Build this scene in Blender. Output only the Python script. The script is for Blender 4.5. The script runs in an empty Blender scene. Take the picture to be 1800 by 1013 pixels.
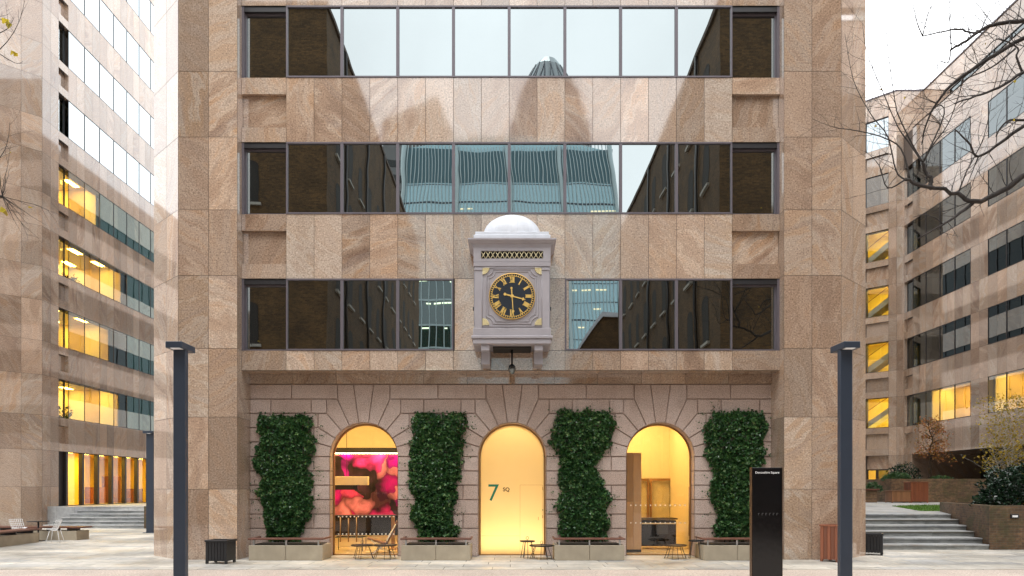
import bpy, math, random
import numpy as np
from mathutils import Vector, noise as mnoise

C = bpy.context.scene.collection
scene = bpy.context.scene
R = math.radians
rng = random.Random(7)

# ------------------------------------------------------------------ camera, sky, sun, exposure
FPX, VX, HY, EYE = 1310.0, 897.0, 860.0, 1.88          # focal length (px), vanishing point, horizon, eye height
cam = bpy.data.cameras.new("camera")
cam.sensor_width = 36.0
cam.lens = 36.0 * FPX / 1800.0
cam.shift_x = (900 - VX) / 1800.0
cam.shift_y = (HY - 506.5) / 1800.0
cam.clip_end = 3000.0
co = bpy.data.objects.new("camera", cam); C.objects.link(co)
co.location = (0, 0, EYE); co.rotation_euler = (R(90), 0, 0)
scene.camera = co

SUN_EL, SUN_AZ = 62.0, 200.0                            # azimuth measured clockwise from +Y
world = bpy.data.worlds.new("World"); scene.world = world
world.use_nodes = True
wt = world.node_tree; wt.nodes.clear()
w_out = wt.nodes.new('ShaderNodeOutputWorld'); w_bg = wt.nodes.new('ShaderNodeBackground')
w_sky = wt.nodes.new('ShaderNodeTexSky'); w_sky.sky_type = 'NISHITA'; w_sky.sun_disc = False
w_sky.sun_elevation = R(SUN_EL); w_sky.sun_rotation = R(SUN_AZ); w_sky.dust_density = 4.0; w_sky.air_density = 1.0
w_bw = wt.nodes.new('ShaderNodeRGBToBW')
w_tint = wt.nodes.new('ShaderNodeMix'); w_tint.data_type = 'RGBA'; w_tint.blend_type = 'MULTIPLY'
w_tint.inputs['Factor'].default_value = 1.0; w_tint.inputs[7].default_value = (0.97, 1.0, 1.03, 1)
w_mix = wt.nodes.new('ShaderNodeMix'); w_mix.data_type = 'RGBA'; w_mix.inputs['Factor'].default_value = 0.88
w_cl = wt.nodes.new('ShaderNodeMix'); w_cl.data_type = 'RGBA'; w_cl.inputs['Factor'].default_value = 0.75
w_cl.inputs[7].default_value = (16.0, 16.3, 16.6, 1)     # the overcast deck, a little brighter than the clear sky
w_tc = wt.nodes.new('ShaderNodeTexCoord'); w_n = wt.nodes.new('ShaderNodeTexNoise')
w_n.inputs['Scale'].default_value = 2.2; w_n.inputs['Detail'].default_value = 5
w_mr = wt.nodes.new('ShaderNodeMapRange'); w_mr.inputs['From Min'].default_value = .3; w_mr.inputs['From Max'].default_value = .7
w_mr.inputs['To Min'].default_value = .82; w_mr.inputs['To Max'].default_value = 1.12
w_mul = wt.nodes.new('ShaderNodeMix'); w_mul.data_type = 'RGBA'; w_mul.blend_type = 'MULTIPLY'; w_mul.inputs['Factor'].default_value = 1
L = wt.links.new
L(w_sky.outputs[0], w_bw.inputs[0]); L(w_bw.outputs[0], w_tint.inputs[6])
L(w_sky.outputs[0], w_mix.inputs[6]); L(w_tint.outputs[2], w_mix.inputs[7])
L(w_mix.outputs[2], w_cl.inputs[6])
L(w_tc.outputs['Generated'], w_n.inputs['Vector']); L(w_n.outputs[0], w_mr.inputs['Value'])
L(w_cl.outputs[2], w_mul.inputs[6]); L(w_mr.outputs[0], w_mul.inputs[7])
L(w_mul.outputs[2], w_bg.inputs['Color'])
w_bg.inputs['Strength'].default_value = 0.15
L(w_bg.outputs[0], w_out.inputs[0])

sun = bpy.data.lights.new("sun", 'SUN'); sun.energy = 0.7; sun.angle = R(25); sun.color = (1, .96, .9)
so = bpy.data.objects.new("sun", sun); C.objects.link(so)
az = R(SUN_AZ); el = R(SUN_EL)
sdir = Vector((math.sin(az) * math.cos(el), math.cos(az) * math.cos(el), math.sin(el)))
so.rotation_euler = sdir.to_track_quat('Z', 'Y').to_euler(); so.location = (0, -20, 60)

scene.view_settings.view_transform = 'Standard'; scene.view_settings.look = 'None'
scene.view_settings.gamma = 1.0; scene.view_settings.use_curve_mapping = False
scene.view_settings.exposure = 0.5
scene.cycles.use_denoising = True
scene.cycles.max_bounces = 8; scene.cycles.diffuse_bounces = 4; scene.cycles.glossy_bounces = 5
scene.cycles.transparent_max_bounces = 12; scene.cycles.sample_clamp_indirect = 6.0

def at(px, py, d):
    """photo pixel at a known distance -> world point"""
    return Vector(((px - VX) * d / FPX, d, EYE + (HY - py) * d / FPX))

# ------------------------------------------------------------------ objects
def tag(o, label=None, cat=None, group=None, kind=None):
    if label: o['label'] = label
    if cat: o['category'] = cat
    if group: o['group'] = group
    if kind: o['kind'] = kind
    return o

def thing(name, label, cat, loc=(0, 0, 0), rz=0.0, group=None):
    o = bpy.data.objects.new(name, None); C.objects.link(o)
    o.location = loc; o.rotation_euler = (0, 0, rz); o.empty_display_size = .1
    return tag(o, label, cat, group)

def link(name, mesh, parent=None, loc=(0, 0, 0), rz=0.0):
    o = bpy.data.objects.new(name, mesh); C.objects.link(o)
    o.location = loc; o.rotation_euler = (0, 0, rz)
    if parent: o.parent = parent
    return o

def copy_tree(o, parent=None):
    c = o.copy(); C.objects.link(c)
    if parent: c.parent = parent
    for ch in list(o.children): copy_tree(ch, c)
    return c

class MB:
    """mesh collector: metre uvs and a random number per face (pid)"""
    def __init__(s): s.v = []; s.f = []; s.m = []; s.uv = []; s.p = []; s.sm = []
    def poly(s, pts, mat=0, pid=None, uv=None, smooth=False):
        b = len(s.v); pts = [Vector(p) for p in pts]
        s.v.extend(tuple(p) for p in pts)
        s.f.append(tuple(range(b, b + len(pts)))); s.m.append(mat); s.sm.append(smooth)
        s.p.append(rng.random() if pid is None else pid)
        if uv is None:
            n = Vector((0, 0, 0))
            for i in range(len(pts)):
                a, c = pts[i], pts[(i + 1) % len(pts)]
                n += Vector(((a.y - c.y) * (a.z + c.z), (a.z - c.z) * (a.x + c.x), (a.x - c.x) * (a.y + c.y)))
            if n.length > 0: n.normalize()
            if abs(n.z) > .75: uv = [(p.x, p.y) for p in pts]
            else:
                t = Vector((-n.y, n.x)); t = t.normalized() if t.length > 0 else Vector((1, 0))
                uv = [(p.x * t.x + p.y * t.y, p.z) for p in pts]
        s.uv.extend(uv)
    def box(s, x0, x1, y0, y1, z0, z1, mat=0, pid=None, skip=''):
        if x0 > x1: x0, x1 = x1, x0
        if y0 > y1: y0, y1 = y1, y0
        P = lambda i, j, k: ((x0, x1)[i], (y0, y1)[j], (z0, z1)[k])
        F = {'f': (P(0,0,0), P(1,0,0), P(1,0,1), P(0,0,1)), 'b': (P(1,1,0), P(0,1,0), P(0,1,1), P(1,1,1)),
             'l': (P(0,1,0), P(0,0,0), P(0,0,1), P(0,1,1)), 'r': (P(1,0,0), P(1,1,0), P(1,1,1), P(1,0,1)),
             't': (P(0,0,1), P(1,0,1), P(1,1,1), P(0,1,1)), 'd': (P(0,1,0), P(1,1,0), P(1,0,0), P(0,0,0))}
        for k, q in F.items():
            if k not in skip: s.poly(q, mat, pid)
    def bbox(s, x0, x1, y0, y1, z0, z1, b=.01, mat=0, pid=None):
        """box with chamfered edges"""
        if x0 > x1: x0, x1 = x1, x0
        if y0 > y1: y0, y1 = y1, y0
        pid = rng.random() if pid is None else pid
        s.prism([(x0+b,y0),(x1-b,y0),(x1,y0+b),(x1,y1-b),(x1-b,y1),(x0+b,y1),(x0,y1-b),(x0,y0+b)], z0+b, z1-b, mat, pid, caps=False)
        i = [(x0+b,y0+b),(x1-b,y0+b),(x1-b,y1-b),(x0+b,y1-b)]
        o = [(x0+b,y0),(x1-b,y0),(x1,y0+b),(x1,y1-b),(x1-b,y1),(x0+b,y1),(x0,y1-b),(x0,y0+b)]
        for zi, zo, fl in ((z1, z1-b, False), (z0, z0+b, True)):
            top = [(p[0], p[1], zi) for p in i]; s.poly(top[::-1] if fl else top, mat, pid)
            for k in range(4):
                a, c = o[2*k], o[2*k+1]; q = [(a[0],a[1],zo),(c[0],c[1],zo),(i[(k+1)%4][0],i[(k+1)%4][1],zi),(i[k][0],i[k][1],zi)]
                s.poly(q[::-1] if fl else q, mat, pid)
                a2 = o[(2*k+2) % 8]; q = [(c[0],c[1],zo),(a2[0],a2[1],zo),(i[(k+1)%4][0],i[(k+1)%4][1],zi)]
                s.poly(q[::-1] if fl else q, mat, pid)
    def prism(s, outline, z0, z1, mat=0, pid=None, caps=True):
        n = len(outline); pid = rng.random() if pid is None else pid
        for i in range(n):
            a, c = outline[i], outline[(i + 1) % n]
            s.poly([(a[0],a[1],z0),(c[0],c[1],z0),(c[0],c[1],z1),(a[0],a[1],z1)], mat, pid)
        if caps:
            s.poly([(p[0],p[1],z1) for p in outline], mat, pid); s.poly([(p[0],p[1],z0) for p in outline][::-1], mat, pid)
    def xprism(s, outline, y0, y1, mat=0, pid=None):
        """outline in (x,z), extruded from y0 (front) to y1"""
        n = len(outline); pid = rng.random() if pid is None else pid
        for i in range(n):
            a, c = outline[i], outline[(i + 1) % n]
            s.poly([(a[0],y1,a[1]),(c[0],y1,c[1]),(c[0],y0,c[1]),(a[0],y0,a[1])], mat, pid)
        s.poly([(p[0],y0,p[1]) for p in outline], mat, pid); s.poly([(p[0],y1,p[1]) for p in outline][::-1], mat, pid)
    def tube(s, pts, rad, n=6, mat=0, pid=None, cap=True):
        pts = [Vector(p) for p in pts]
        if not hasattr(rad, '__len__'): rad = [rad] * len(pts)
        pid = rng.random() if pid is None else pid
        rings = []; up = None
        for i, p in enumerate(pts):
            t = (pts[min(i+1, len(pts)-1)] - pts[max(i-1, 0)])
            t = t.normalized() if t.length > 1e-9 else Vector((0, 0, 1))
            if up is None: up = Vector((0, 0, 1)) if abs(t.z) < .9 else Vector((1, 0, 0))
            a = t.cross(up)
            if a.length < 1e-4: a = t.orthogonal()
            a.normalize(); b = a.cross(t).normalized(); up = b
            rings.append([p + (a * math.cos(2*math.pi*k/n) + b * math.sin(2*math.pi*k/n)) * rad[i] for k in range(n)])
        b0 = len(s.v)
        for r_ in rings: s.v.extend(tuple(q) for q in r_)
        l = 0
        for i in range(len(rings) - 1):
            l2 = l + (pts[i+1] - pts[i]).length
            for k in range(n):
                k2 = (k + 1) % n
                s.f.append((b0+i*n+k2, b0+i*n+k, b0+(i+1)*n+k, b0+(i+1)*n+k2)); s.m.append(mat); s.p.append(pid); s.sm.append(True)
                s.uv.extend([((k+1)/n, l), (k/n, l), (k/n, l2), ((k+1)/n, l2)])
            l = l2
        if cap:
            for ring, fl in ((0, False), (len(rings)-1, True)):
                q = [b0+ring*n+k for k in range(n)]
                s.f.append(tuple(q[::-1] if fl else q)); s.m.append(mat); s.p.append(pid); s.sm.append(False)
                s.uv.extend([(0, 0)] * n)
    def lathe(s, prof, cx, cy, n=32, mat=0, pid=None, smooth=True, a0=0.0, a1=2*math.pi):
        pid = rng.random() if pid is None else pid
        for i in range(len(prof) - 1):
            (r0, z0), (r1, z1) = prof[i], prof[i+1]
            for k in range(n):
                t0, t1 = a0+(a1-a0)*k/n, a0+(a1-a0)*(k+1)/n
                q = [(cx+r0*math.cos(t0), cy+r0*math.sin(t0), z0), (cx+r0*math.cos(t1), cy+r0*math.sin(t1), z0),
                     (cx+r1*math.cos(t1), cy+r1*math.sin(t1), z1), (cx+r1*math.cos(t0), cy+r1*math.sin(t0), z1)]
                if r0 < 1e-6: q = [q[0], q[2], q[3]]
                elif r1 < 1e-6: q = q[:3]
                s.poly(q, mat, pid, smooth=smooth)
    def mesh(s, name, mats, off=(0, 0, 0), weld=False):
        me = bpy.data.meshes.new(name)
        v = [(a[0]-off[0], a[1]-off[1], a[2]-off[2]) for a in s.v]
        me.from_pydata(v, [], s.f)
        for m in (mats if isinstance(mats, (list, tuple)) else [mats]): me.materials.append(m)
        me.polygons.foreach_set('material_index', s.m); me.polygons.foreach_set('use_smooth', s.sm)
        uvl = me.uv_layers.new(name='uvm'); uvl.data.foreach_set('uv', np.array(s.uv, 'f').ravel())
        at_ = me.attributes.new('pid', 'FLOAT', 'FACE'); at_.data.foreach_set('value', np.array(s.p, 'f'))
        if weld:
            import bmesh
            bm = bmesh.new(); bm.from_mesh(me); bmesh.ops.remove_doubles(bm, verts=bm.verts, dist=1e-5); bm.to_mesh(me); bm.free()
        me.update()
        return me
    def build(s, name, mats, parent=None, off=None, loc=(0, 0, 0), rz=0.0, weld=False):
        """world-coordinate vertices; off = location of the thing that carries the part"""
        off = off if off is not None else (0, 0, 0)
        return link(name, s.mesh(name, mats, off, weld), parent, loc, rz)

def panels(mb, us, zs, w=0.0, skip=None, g=.0055, mat=0):
    """a wall facing -Y in its own frame: one separate stone slab per cell, open joints between"""
    for i in range(len(us) - 1):
        for j in range(len(zs) - 1):
            u0, u1, z0, z1 = us[i], us[i+1], zs[j], zs[j+1]
            if skip and skip((u0+u1)/2, (z0+z1)/2): continue
            mb.poly([(u0+g, -w, z0+g), (u1-g, -w, z0+g), (u1-g, -w, z1-g), (u0+g, -w, z1-g)], mat)

def frange(a, b, step):
    n = max(1, round(abs(b - a) / step)); return [a + (b - a) * i / n for i in range(n + 1)]

def text_mesh(body, size, mat, extrude=.002, align='CENTER', bold=0.0):
    cu = bpy.data.curves.new('lettering', 'FONT'); cu.body = body; cu.size = size; cu.extrude = extrude
    cu.align_x = align; cu.offset = bold
    o = bpy.data.objects.new('lettering', cu); C.objects.link(o)
    bpy.context.view_layer.update()
    dg = bpy.context.evaluated_depsgraph_get()
    me = bpy.data.meshes.new_from_object(o.evaluated_get(dg))
    bpy.data.objects.remove(o); bpy.data.curves.remove(cu)
    me.materials.clear(); me.materials.append(mat)
    for v in me.vertices: v.co = (v.co.x, -v.co.z, v.co.y)      # stand it up, facing -Y
    me.update(); return me

# ------------------------------------------------------------------ materials
class NT:
    def __init__(s, name):
        s.m = bpy.data.materials.new(name); s.m.use_nodes = True; s.t = s.m.node_tree; s.t.nodes.clear()
        s.out = s.n('ShaderNodeOutputMaterial')
    def n(s, ty, ins=None, **kw):
        nd = s.t.nodes.new(ty)
        for k, v in kw.items(): setattr(nd, k, v)
        for k, v in (ins or {}).items():
            sock = nd.inputs[k]
            if isinstance(v, bpy.types.NodeSocket): s.t.links.new(v, sock)
            elif isinstance(v, bpy.types.Node): s.t.links.new(v.outputs[0], sock)
            else: sock.default_value = (*v, 1) if isinstance(v, tuple) and len(v) == 3 and sock.type == 'RGBA' else v
        return nd
    def math(s, op, a, b=0.0, c=0.0): return s.n('ShaderNodeMath', {0: a, 1: b, 2: c}, operation=op)
    def mix(s, f, a, b, mode='MIX'):
        nd = s.n('ShaderNodeMix', data_type='RGBA', blend_type=mode)
        for k, v in ((0, f), (6, a), (7, b)):
            sock = nd.inputs[k]
            if isinstance(v, bpy.types.NodeSocket): s.t.links.new(v, sock)
            elif isinstance(v, bpy.types.Node): s.t.links.new(v.outputs[2] if v.bl_idname == 'ShaderNodeMix' else v.outputs[0], sock)
            else: sock.default_value = (*v, 1) if isinstance(v, tuple) and len(v) == 3 else v
        return nd.outputs[2]
    def ramp(s, fac, stops, interp='LINEAR'):
        nd = s.n('ShaderNodeValToRGB', {0: fac}); cr = nd.color_ramp; cr.interpolation = interp
        while len(cr.elements) < len(stops): cr.elements.new(.5)
        for e, (p, c) in zip(cr.elements, stops): e.position = p; e.color = (*c, 1) if len(c) == 3 else c
        return nd.outputs[0]
    def noise(s, vec, scale, detail=3.0, rough=.5, dist=0.0):
        return s.n('ShaderNodeTexNoise', {'Vector': vec, 'Scale': scale, 'Detail': detail, 'Roughness': rough, 'Distortion': dist}).outputs[0]
    def uv(s): return s.n('ShaderNodeUVMap', uv_map='uvm').outputs[0]
    def pid(s): return s.n('ShaderNodeAttribute', attribute_name='pid').outputs['Fac']
    def pos(s): return s.n('ShaderNodeNewGeometry').outputs['Position']
    def rnd(s, x, k): return s.math('FRACT', s.math('MULTIPLY', x, k)).outputs[0]
    def bsdf(s, **kw):
        nd = s.n('ShaderNodeBsdfPrincipled', {k.replace('_', ' '): v for k, v in kw.items()})
        s.t.links.new(nd.outputs[0], s.out.inputs[0]); return nd
    def bump(s, h, strength=.3, dist=.02):
        return s.n('ShaderNodeBump', {'Height': h, 'Strength': strength, 'Distance': dist}).outputs[0]

def simple(name, col, rough=.5, metal=0.0, var=.12, scale=6.0, spec=.5, bump=0.0):
    t = NT(name); p = t.n('ShaderNodeTexCoord').outputs['Object']
    nz = t.noise(p, scale, 4, .6)
    c = t.mix(nz, tuple(x*(1-var) for x in col), tuple(min(1, x*(1+var)) for x in col))
    r = t.n('ShaderNodeMapRange', {'Value': t.noise(p, scale*2.3, 3), 'To Min': max(0, rough-.08), 'To Max': min(1, rough+.08)}).outputs[0]
    kw = dict(Base_Color=c, Roughness=r, Metallic=metal, Specular_IOR_Level=spec)
    if bump: kw['Normal'] = t.bump(t.noise(p, scale*6, 3), bump, .01)
    t.bsdf(**kw); return t.m

def granite(name, polished=True, tones=None, rough=.05, spec=1.0, pidk=1.0):
    """gneiss-like slabs: flowing veins turned differently in every slab, fine dark and light grains"""
    tones = tones or ((.255,.163,.113), (.390,.264,.184), (.525,.407,.312), (.47,.295,.178))
    t = NT(name); uv = t.uv(); pid = t.pid()
    r1, r2, r3, r4 = (t.rnd(pid, k) for k in (13.7, 57.3, 131.9, 311.3))
    off = t.n('ShaderNodeCombineXYZ', {0: t.math('MULTIPLY', r1, 90.0), 1: t.math('MULTIPLY', r2, 90.0), 2: t.math('MULTIPLY', r3, 30.)}).outputs[0]
    rot = t.n('ShaderNodeVectorRotate', {'Vector': uv, 'Angle': t.math('MULTIPLY', t.math('SUBTRACT', r3, .5), 2.6)}, rotation_type='Z_AXIS').outputs[0]
    v = t.n('ShaderNodeVectorMath', {0: rot, 1: off}, operation='ADD').outputs[0]
    warp = t.n('ShaderNodeTexNoise', {'Vector': v, 'Scale': .8, 'Detail': 2.0}).outputs['Color']
    wv = t.n('ShaderNodeVectorMath', {0: t.n('ShaderNodeVectorMath', {0: warp, 1: (.5, .5, .5)}, operation='SUBTRACT').outputs[0], 1: (.6, .6, .4)}, operation='MULTIPLY').outputs[0]
    v2 = t.n('ShaderNodeVectorMath', {0: v, 1: wv}, operation='ADD').outputs[0]
    st = t.n('ShaderNodeVectorMath', {0: v2, 1: (2.1, .6, 1)}, operation='MULTIPLY').outputs[0]
    flow = t.noise(st, 1.1, 6, .56)
    fl = t.math('ADD', flow, t.math('MULTIPLY', t.math('SUBTRACT', r4, .5), .16)).outputs[0]
    c = t.ramp(fl, [(.30, tones[0]), (.415, tones[1]), (.50, tones[2]), (.565, tones[3]), (.66, tones[1])])
    cloud = t.noise(v, .7, 4, .6)
    c = t.mix(t.ramp(cloud, [(.44, (0,)*3), (.66, (.5,)*3)]), c, t.mix(r2, tones[3], tones[2]))
    band = t.noise(t.n('ShaderNodeVectorMath', {0: v2, 1: (2.2, .16, 1)}, operation='MULTIPLY').outputs[0], 1.0, 4, .55)
    c = t.mix(t.ramp(band, [(.54, (0,)*3), (.575, (.5,)*3), (.66, (.4,)*3), (.70, (0,)*3)]), c, (.49, .40, .325))
    c = t.mix(t.ramp(band, [(.34, (.45,)*3), (.39, (0,)*3)]), c, (.27, .205, .175))
    plain = t.mix(r1, (.395,.273,.196), t.mix(r3, (.49,.382,.302), (.45,.304,.207))) if polished else c
    c = t.mix(t.math('ADD', .10, t.math('MULTIPLY', t.rnd(pid, 771.7), .70)), c, plain)
    ridge = t.math('ABSOLUTE', t.math('SUBTRACT', t.noise(st, 1.1, 5, .65), .5)).outputs[0]
    c = t.mix(t.ramp(ridge, [(0, (.30,)*3), (.014, (0,)*3)]), c, (.13, .085, .06))
    sp = t.noise(uv, 24.0, 3.0, .75)
    c = t.mix(1.0, c, t.ramp(sp, [(.30, (.38,.35,.33)), (.43, (.90,.88,.87)), (.57, (1.12,1.11,1.10)), (.70, (1.6,1.57,1.54))]), 'MULTIPLY')
    tone = t.math('ADD', .80, t.math('MULTIPLY', r1, .36)).outputs[0]
    c = t.mix(1.0, c, t.n('ShaderNodeCombineColor', {0: tone, 1: tone, 2: tone}).outputs[0], 'MULTIPLY')
    c = t.mix(t.math('MULTIPLY', r4, .6), c, t.mix(1.0, c, (.86, 1.0, 1.12), 'MULTIPLY'))
    pos = t.pos()
    stain = t.noise(t.n('ShaderNodeVectorMath', {0: pos, 1: (1.3, 1.3, .22)}, operation='MULTIPLY').outputs[0], 1.0, 5, .6)
    c = t.mix(t.ramp(stain, [(.5, (0,)*3), (.78, (.45,)*3)]), c, t.mix(1.0, c, (.62, .56, .52), 'MULTIPLY'))
    rg = t.n('ShaderNodeMapRange', {'Value': t.noise(uv, 3.0, 4), 'To Min': max(.015, rough-.04), 'To Max': rough+.02}).outputs[0]
    nb = t.bump(t.noise(uv, 1.1, 2), .007 if polished else .0, .02) if polished else t.bump(sp, .25, .006)
    t.bsdf(Base_Color=c, Roughness=rg, Specular_IOR_Level=spec if polished else .35, IOR=1.62, Normal=nb)
    return t.m

def brick(name, c1, c2, mortar, moss=0.0):
    t = NT(name); uv = t.uv()
    b = t.n('ShaderNodeTexBrick', {'Vector': uv, 'Color1': c1, 'Color2': c2, 'Mortar': mortar, 'Scale': 1.0, 'Mortar Size': .007,
                                   'Mortar Smooth': .2, 'Bias': -.1, 'Brick Width': .225, 'Row Height': .075})
    c = t.mix(1.0, b.outputs[0], t.ramp(t.noise(t.pos(), .8, 5, .65), [(.3, (.55,)*3), (.7, (1.25,)*3)]), 'MULTIPLY')
    c = t.mix(1.0, c, t.ramp(t.noise(uv, 9.0, 3, .6), [(.3, (.7,)*3), (.7, (1.2,)*3)]), 'MULTIPLY')
    if moss:
        c = t.mix(t.ramp(t.noise(t.pos(), 1.7, 5, .7), [(.48, (0,)*3), (.66, (moss,)*3)]), c, (.06, .065, .02))
    t.bsdf(Base_Color=c, Roughness=.85, Normal=t.bump(t.math('SUBTRACT', 1.0, b.outputs['Fac']), .5, .012)); return t.m

def glass(name, tint, refl=(.85, .93, .95), fac=.5, through=None, wob=.0055, rough=.0):
    """coated office glazing: a strong mirror layer over a dark (or see-through) sheet; large panes are never quite flat"""
    t = NT(name); pos = t.pos()
    nb = t.bump(t.noise(pos, .42, 2, .4), wob, 1.0)
    gl = t.n('ShaderNodeBsdfGlossy', {'Color': refl, 'Roughness': rough, 'Normal': nb})
    g = t.n('ShaderNodeNewGeometry')
    dt = t.n('ShaderNodeVectorMath', {0: g.outputs['Normal'], 1: g.outputs['Incoming']}, operation='DOT_PRODUCT').outputs['Value']
    sch = t.math('POWER', t.math('SUBTRACT', 1.0, t.math('ABSOLUTE', dt)), 5.0)
    f = t.math('MINIMUM', t.math('ADD', fac + .04, t.math('MULTIPLY', sch, .9)), 1.0).outputs[0]
    base = t.n('ShaderNodeBsdfTransparent', {'Color': through}) if through else t.n('ShaderNodeBsdfPrincipled', {'Base Color': tint, 'Roughness': .6, 'Specular IOR Level': 0.0})
    mx = t.n('ShaderNodeMixShader', {0: f, 1: base.outputs[0], 2: gl.outputs[0]})
    t.t.links.new(mx.outputs[0], t.out.inputs[0]); return t.m

def emit(name, col, s):
    t = NT(name); e = t.n('ShaderNodeEmission', {'Color': col, 'Strength': s}); t.t.links.new(e.outputs[0], t.out.inputs[0]); return t.m

def leafmat(name, cols, rough=.4, transl=.25):
    t = NT(name); pid = t.pid()
    c = t.ramp(pid, [(i/(len(cols)-1), k) for i, k in enumerate(cols)])
    b = t.n('ShaderNodeBsdfPrincipled', {'Base Color': c, 'Roughness': rough, 'Specular IOR Level': .5})
    tr = t.n('ShaderNodeBsdfTranslucent', {'Color': t.mix(1.0, c, (1.3, 1.4, .6), 'MULTIPLY')})
    mx = t.n('ShaderNodeMixShader', {0: transl, 1: b.outputs[0], 2: tr.outputs[0]})
    t.t.links.new(mx.outputs[0], t.out.inputs[0]); return t.m

def bark(name, c1, c2, scale=14.):
    t = NT(name); p = t.pos()
    n = t.noise(t.n('ShaderNodeVectorMath', {0: p, 1: (1, 1, .35)}, operation='MULTIPLY').outputs[0], scale, 5, .65)
    t.bsdf(Base_Color=t.ramp(n, [(.35, c1), (.65, c2)]), Roughness=.85, Normal=t.bump(n, .4, .01)); return t.m

def wood(name, c1, c2, rough=.45):
    t = NT(name); p = t.n('ShaderNodeTexCoord').outputs['Object']
    v = t.n('ShaderNodeVectorMath', {0: p, 1: (9, 9, 1.2)}, operation='MULTIPLY').outputs[0]
    n = t.noise(v, 2.2, 5, .6, .6); pid = t.pid()
    c = t.mix(n, c1, c2); k = t.math('ADD', .75, t.math('MULTIPLY', pid, .5)).outputs[0]
    c = t.mix(1.0, c, t.n('ShaderNodeCombineColor', {0: k, 1: k, 2: k}).outputs[0], 'MULTIPLY')
    t.bsdf(Base_Color=c, Roughness=rough, Normal=t.bump(n, .15, .005)); return t.m

M = {}
M['granite'] = granite('polished_granite')
M['granite_wing'] = granite('wing_granite', rough=.06)
def pink_granite():
    t = NT('pink_rusticated_granite'); uv = t.uv(); pid = t.pid(); pos = t.pos()
    c = t.mix(pid, (.46,.345,.29), (.53,.425,.375))
    c = t.mix(t.ramp(t.noise(pos, 1.6, 5, .6), [(.35, (0,)*3), (.7, (.6,)*3)]), c, (.41,.295,.235))
    c = t.mix(1.0, c, t.ramp(t.noise(pos, 42, 2, .7), [(.3, (.55,)*3), (.5, (1.0,)*3), (.7, (1.35,)*3)]), 'MULTIPLY')
    st = t.noise(t.n('ShaderNodeVectorMath', {0: pos, 1: (2.5, 2.5, .3)}, operation='MULTIPLY').outputs[0], 1.0, 5, .6)
    c = t.mix(t.ramp(st, [(.55, (0,)*3), (.8, (.4,)*3)]), c, t.mix(1.0, c, (.6, .55, .5), 'MULTIPLY'))
    t.bsdf(Base_Color=c, Roughness=.6, Normal=t.bump(t.noise(pos, 42, 3, .7), .3, .006)); return t.m
M['granite_rough'] = pink_granite()
M['grout'] = simple('grout', (.10, .075, .06), .9)
M['frame'] = simple('mauve_window_frame', (.130, .112, .128), .4, .1)
M['dark_frame'] = simple('dark_window_frame', (.03, .028, .03), .4, .2)
M['mirror'] = glass('mirror_glazing', (.006, .004, .002), refl=(.83,.92,.93), fac=.31)
M['clear'] = glass('office_glazing', None, (.85, .95, .97), fac=.24, through=(.88, .90, .86), wob=.003)
M['clear_dark'] = glass('tinted_office_glazing', None, (.8, .88, .9), fac=.15, through=(.20, .215, .20), wob=.003)
M['wing_mirror'] = glass('wing_mirror_glazing', (.02, .03, .03), (.88, .96, 1.0), fac=.42, wob=.003)
M['wing_teal'] = glass('teal_reflection_glazing', (.035, .095, .095), (.8, .95, .97), fac=.26, wob=.003)  # teal tint painted in for the blue-green reflection of unlit panes
M['clear_half'] = glass('dimmed_office_glazing', None, (.85, .95, .97), fac=.22, through=(.58, .52, .42), wob=.003)  # tint painted into some panes so the room light looks uneven
M['shop'] = glass('shopfront_glass', None, (.9, .95, 1), fac=.02, through=(.95, .95, .93), wob=.004)
M['bronze'] = simple('bronze_trim', (.36, .20, .08), .35, .7)
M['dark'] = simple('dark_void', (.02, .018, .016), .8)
M['cream'] = simple('cream_interior_paint', (.78, .66, .44), .7, 0, .05)
M['greywall'] = simple('teal_grey_interior', (.17, .26, .26), .7)
M['warm'] = emit('warm_ceiling_light', (1.0, .64, .11), 42.0)
M['foyer_light'] = emit('foyer_light', (1.0, .66, .09), 75.0)
M['warm_soft'] = emit('lobby_light', (1.0, .68, .24), 34.0)
M['warm_mid'] = emit('frosted_backlight', (1.0, .75, .36), 15.0)
M['stair_light'] = emit('stair_light', (1.0, .74, .16), 45.0)
M['black'] = simple('black_metal', (.014, .014, .016), .38)
M['dark_bronze'] = simple('dark_bronze_edge', (.10, .055, .03), .4, .4)
M['gloss_black'] = simple('gloss_black_panel', (.006, .006, .007), .12)
M['lamp_blue'] = simple('slate_blue_painted_steel', (.030, .041, .062), .42, 0, .1)
M['white_metal'] = simple('white_wire', (.8, .8, .8), .35)
M['redwood'] = wood('red_hardwood', (.15, .045, .02), (.27, .085, .035))
M['brownwood'] = wood('brown_hardwood', (.16, .07, .03), (.27, .13, .06))
M['palewood'] = wood('pale_oak_panel', (.40, .25, .13), (.52, .35, .20))
M['benchwood'] = wood('bench_hardwood', (.10, .035, .02), (.19, .07, .04))
M['concrete'] = simple('planter_concrete', (.36, .305, .225), .8, 0, .35, 2.2, bump=.2)
M['steel'] = simple('brushed_steel', (.5, .5, .5), .35, .9)
M['clockgrey'] = simple('mauve_grey_paint', (.34, .315, .335), .55, 0, .16, 2.5, bump=.05)
M['clockdark'] = simple('clock_dial_black', (.008, .010, .018), .35)
M['gold'] = simple('gold_leaf', (.80, .50, .14), .35, .55, .08)
M['palegold'] = simple('pale_gold_paint', (.74, .66, .42), .5, .1, .08)
M['lead'] = simple('pale_lead_roof', (.62, .64, .69), .5, 0, .2, 4, bump=.08)
M['brick_dark'] = brick('soot_brown_brick', (.135,.070,.022), (.062,.033,.011), (.09,.062,.032))
M['brick_garden'] = brick('garden_brick', (.20,.112,.055), (.105,.058,.032), (.14,.115,.08), .6)
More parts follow.
